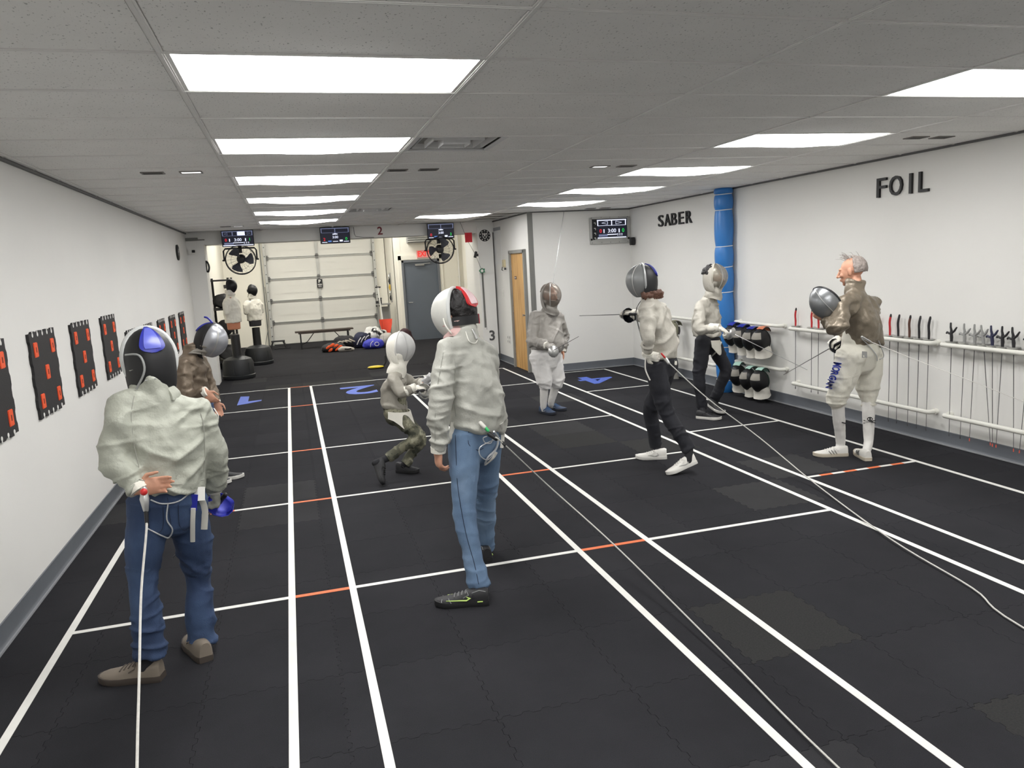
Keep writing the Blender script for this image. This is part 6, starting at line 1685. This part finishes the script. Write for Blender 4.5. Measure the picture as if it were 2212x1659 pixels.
saber(g7, blade_end(g7, 1748, 801, .88, False)-g7, (-.1, -.2, -1), 'saber pointed down to the right by the fencer beside the blue column', .86)

# ---------------- 8: grey-haired man in breeches holding his mask
J = dict(head=at(1838, 586, 5.7), neck=at(1852, 618, 5.62), shL=at(1823, 652, 5.47), shR=at(1885, 656, 5.66), elL=at(1812, 708, 5.36), wrL=at(1784, 688, 5.56),
         elR=at(1862, 708, 5.9), wrR=at(1814, 728, 5.9), hipL=at(1838, 768, 5.56), hipR=at(1878, 766, 5.68), knL=at(1809, 860, 5.64), knR=at(1876, 852, 5.68),
         anL=at(1816, 958, 5.72), anR=at(1876, 955, 5.6), heelL=atz(1830, 984), toeL=atz(1758, 986), heelR=atz(1876, 996), toeR=atz(1852, 978))
L8 = lame('lame_taupe', rgb(128, 118, 103), .4, .38, .12)
ADI = mat('black_stripe', rgb(32, 32, 34), .5)
p8, H8, D8 = person('grey-haired man in white breeches and taupe jacket hugging his mask at the right wall', J, dict(
    gaze=(-.62, .78, -.12), s=1.0, seed=23.0, bow=-.03, handL=((-.6, .5, .45), (.4, .6, .1), .8),
    trousers=dict(m=CREAMK, r=(.122, .117, .097, .08, .064), amp=.009, wab=(.185, .145), end=.24, waist=.18, jb=1.2), sock=SOCKW,
    jacket=dict(m=L8, rings=[(.2, .172, .14), (.26, .18, .145), (.42, .184, .148), (.65, .19, .148), (.87, .19, .125), (.97, .165, .1)], sleeve=(.082, .078, .072, .062, .044), amp=.013, samp=.015, collar=1.8),
    shoe=dict(L=.295, W=.05, m=SHW, sole=mat('gum_sole', rgb(196, 186, 168), .6), laces=SHW, H=1.05,
              deco=[('stripe', ADI, [(.42, .08, .006), (.47, .5, .006), (.5, .85, .006)]), ('stripe', ADI, [(.5, .08, .006), (.55, .5, .006), (.58, .85, .006)]), ('stripe', ADI, [(.34, .08, .006), (.39, .5, .006), (.42, .85, .006)])])))
HAIRG = mat('grey_hair', rgb(150, 140, 134), .6, 0, .25, 60, .5, 120)
hair_cap(p8, H8, HAIRG, -22, 104, .004, back=(.081, .11, .10))
rs = random.Random(5); hm = MB()
for k in range(26):
    a = V(rs.uniform(-.05, .05), rs.uniform(-.08, .03), .095+rs.uniform(0, .02)); b_ = a+V(rs.uniform(-.02, .02), rs.uniform(-.01, .05), rs.uniform(.015, .05)); c_ = b_+V(rs.uniform(-.03, .03), rs.uniform(.0, .05), rs.uniform(-.01, .02))
    hm.tube([H8 @ a, H8 @ b_, H8 @ c_], [.0022, .0018, .0008], 4)
hm.build('hair_wisps', HAIRG, p8)['kind'] = 'stuff'
# collar band, hem, leg lettering, patch, sock emblem
BL = mat('blue_print', rgb(48, 66, 170), .6)
def print_on(objs, poly_me, u0, v0, du, dv, name, m, parent, off=.003):
    """flat print: mesh in the unit frame laid on the cloth; (u0, v0) photo anchor, du / dv photo steps per unit"""
    bm = bmesh.new(); bm.from_mesh(poly_me); bmesh.ops.triangulate(bm, faces=bm.faces)
    for it in range(2): bmesh.ops.subdivide_edges(bm, edges=[e for e in bm.edges if e.calc_length() > .12], cuts=1)
    ok = True
    for v in bm.verts:
        u, w_ = u0+du[0]*v.co.x+dv[0]*v.co.y, v0+du[1]*v.co.x+dv[1]*v.co.y
        h = on_surface(objs, CAM, ray(u, w_).normalized(), off)
        v.co = h if h is not None else at(u, w_, 5.5)
    me = bpy.data.meshes.new(name); bm.to_mesh(me); bm.free()
    return link_world(name, me, m, parent)
for k, ch in enumerate('MORGAN'):
    me = text_mesh(ch, 1.0, 0, .03); xs = [v.co.x for v in me.vertices]; ys = [v.co.y for v in me.vertices]
    me.transform(Matrix.Translation((-(min(xs)+max(xs))/2, -(min(ys)+max(ys))/2, 0))); me.transform(Matrix.Diagonal((1/(max(xs)-min(xs)), 1/(max(ys)-min(ys)), 1, 1)))
    q = k/5; cu, cv = 1809-14*q-4*q*q, 788+46*q
    print_on([D8['trousers']], me, cu, cv, (-1.2, 9.8), (18-3*q, 2.8), 'leg_letter', BL, p8)
sq = bpy.data.meshes.new('sq'); sq.from_pydata([(-.5, -.5, 0), (.5, -.5, 0), (.5, .5, 0), (-.5, .5, 0)], [], [(0, 1, 2, 3)])
print_on([D8['trousers']], sq, 1867, 766, (11, 0), (0, -13), 'pocket_patch', mat('grey_patch', rgb(150, 150, 148), .5), p8)
socks = [o for o in p8.children if o.name.startswith('sock')]
def poly(pts):
    m_ = bpy.data.meshes.new('pl'); m_.from_pydata([(x, y, 0) for x, y in pts], [], [list(range(len(pts)))]); return m_
ring = [(math.cos(2*PI*k/16), math.sin(2*PI*k/16)) for k in range(16)]
print_on(socks, poly([(x*.5, y*.5) for x, y in ring]), 1879, 905, (12, 0), (0, -9), 'sock_skull', ADI, p8)
for dx in (-2.6, 2.6): print_on(socks, poly([(x*.5, y*.5) for x, y in ring]), 1879+dx, 905, (2.8, 0), (0, -3), 'skull_eye', SOCKW, p8, .006)
for a, b_ in (((1866, 914), (1892, 908)), ((1866, 908), (1892, 914))):
    print_on(socks, poly([(0, -.5), (1, -.5), (1, .5), (0, .5)]), a[0], a[1], (b_[0]-a[0], b_[1]-a[1]), (.0, -2.0), 'sock_bone', ADI, p8)
print_on(socks, poly([(0, -.5), (1, -.5), (1, .5), (0, .5)]), 1818, 912, (10, 3), (0, -2), 'sock_bone', ADI, p8)
glove(p8, J['wrR'], (-.65, .2, -.45), (.2, .2, -.9), 1, 1.4, WCLOTH, 1.0, el=J['elR'])
g8 = at(1800, 748, 5.9)
saber(g8, blade_end(g8, 1690, 811, .88, True)-g8, (-.2, -.3, -.9), 'saber pointed down to the left by the grey-haired man, black guard', .86, mat('black_guard', rgb(30, 32, 38), .4, .2))
t = thing('fencing_mask', 'silver-grey mask hugged under the arm of the grey-haired man', 'mask', at(1785, 650, 5.6), None)
M = look(at(1788, 650, 5.55), (-.75, -.1, -.55), (-.45, .3, .8))
fencing_mask(t, M, mesh_mat('steel_grey_mesh', rgb(132, 134, 136), .93, .3, .55), BLKTRIM, mat('dark_grey_bib', rgb(90, 90, 90), .7), s=1.06, band=GUARD, bib_len=.5)
for uv in ([(1862, 732), (1876, 748), (1890, 766), (1892, 778)], [(1895, 735), (1903, 748), (1906, 770), (1898, 776)]):
    w_ = drape([D8['trousers'], D8['jacket']], uv, .012)
    if len(w_) > 1: wire(p8, 'body_wire', w_, .004, CLEARW)
c8 = at(1862, 728, 5.42)
MB().tube([c8, at(1880, 738, 5.4)], [.012, .009], 8, 'round').build('reel_connector', GUARD, p8)
t = thing('reel_line', 'thin reel cord stretching from the grey-haired man past the pistol-grip rail', 'cord', c8)
MB().tube(spline([at(1880, 738, 5.4), at(1990, 782, 5.0), at(2110, 828, 4.65), at(2212, 868, 4.4), at(2500, 980, 3.8)], 5), .003, 5).build('cord', CORDW, t)
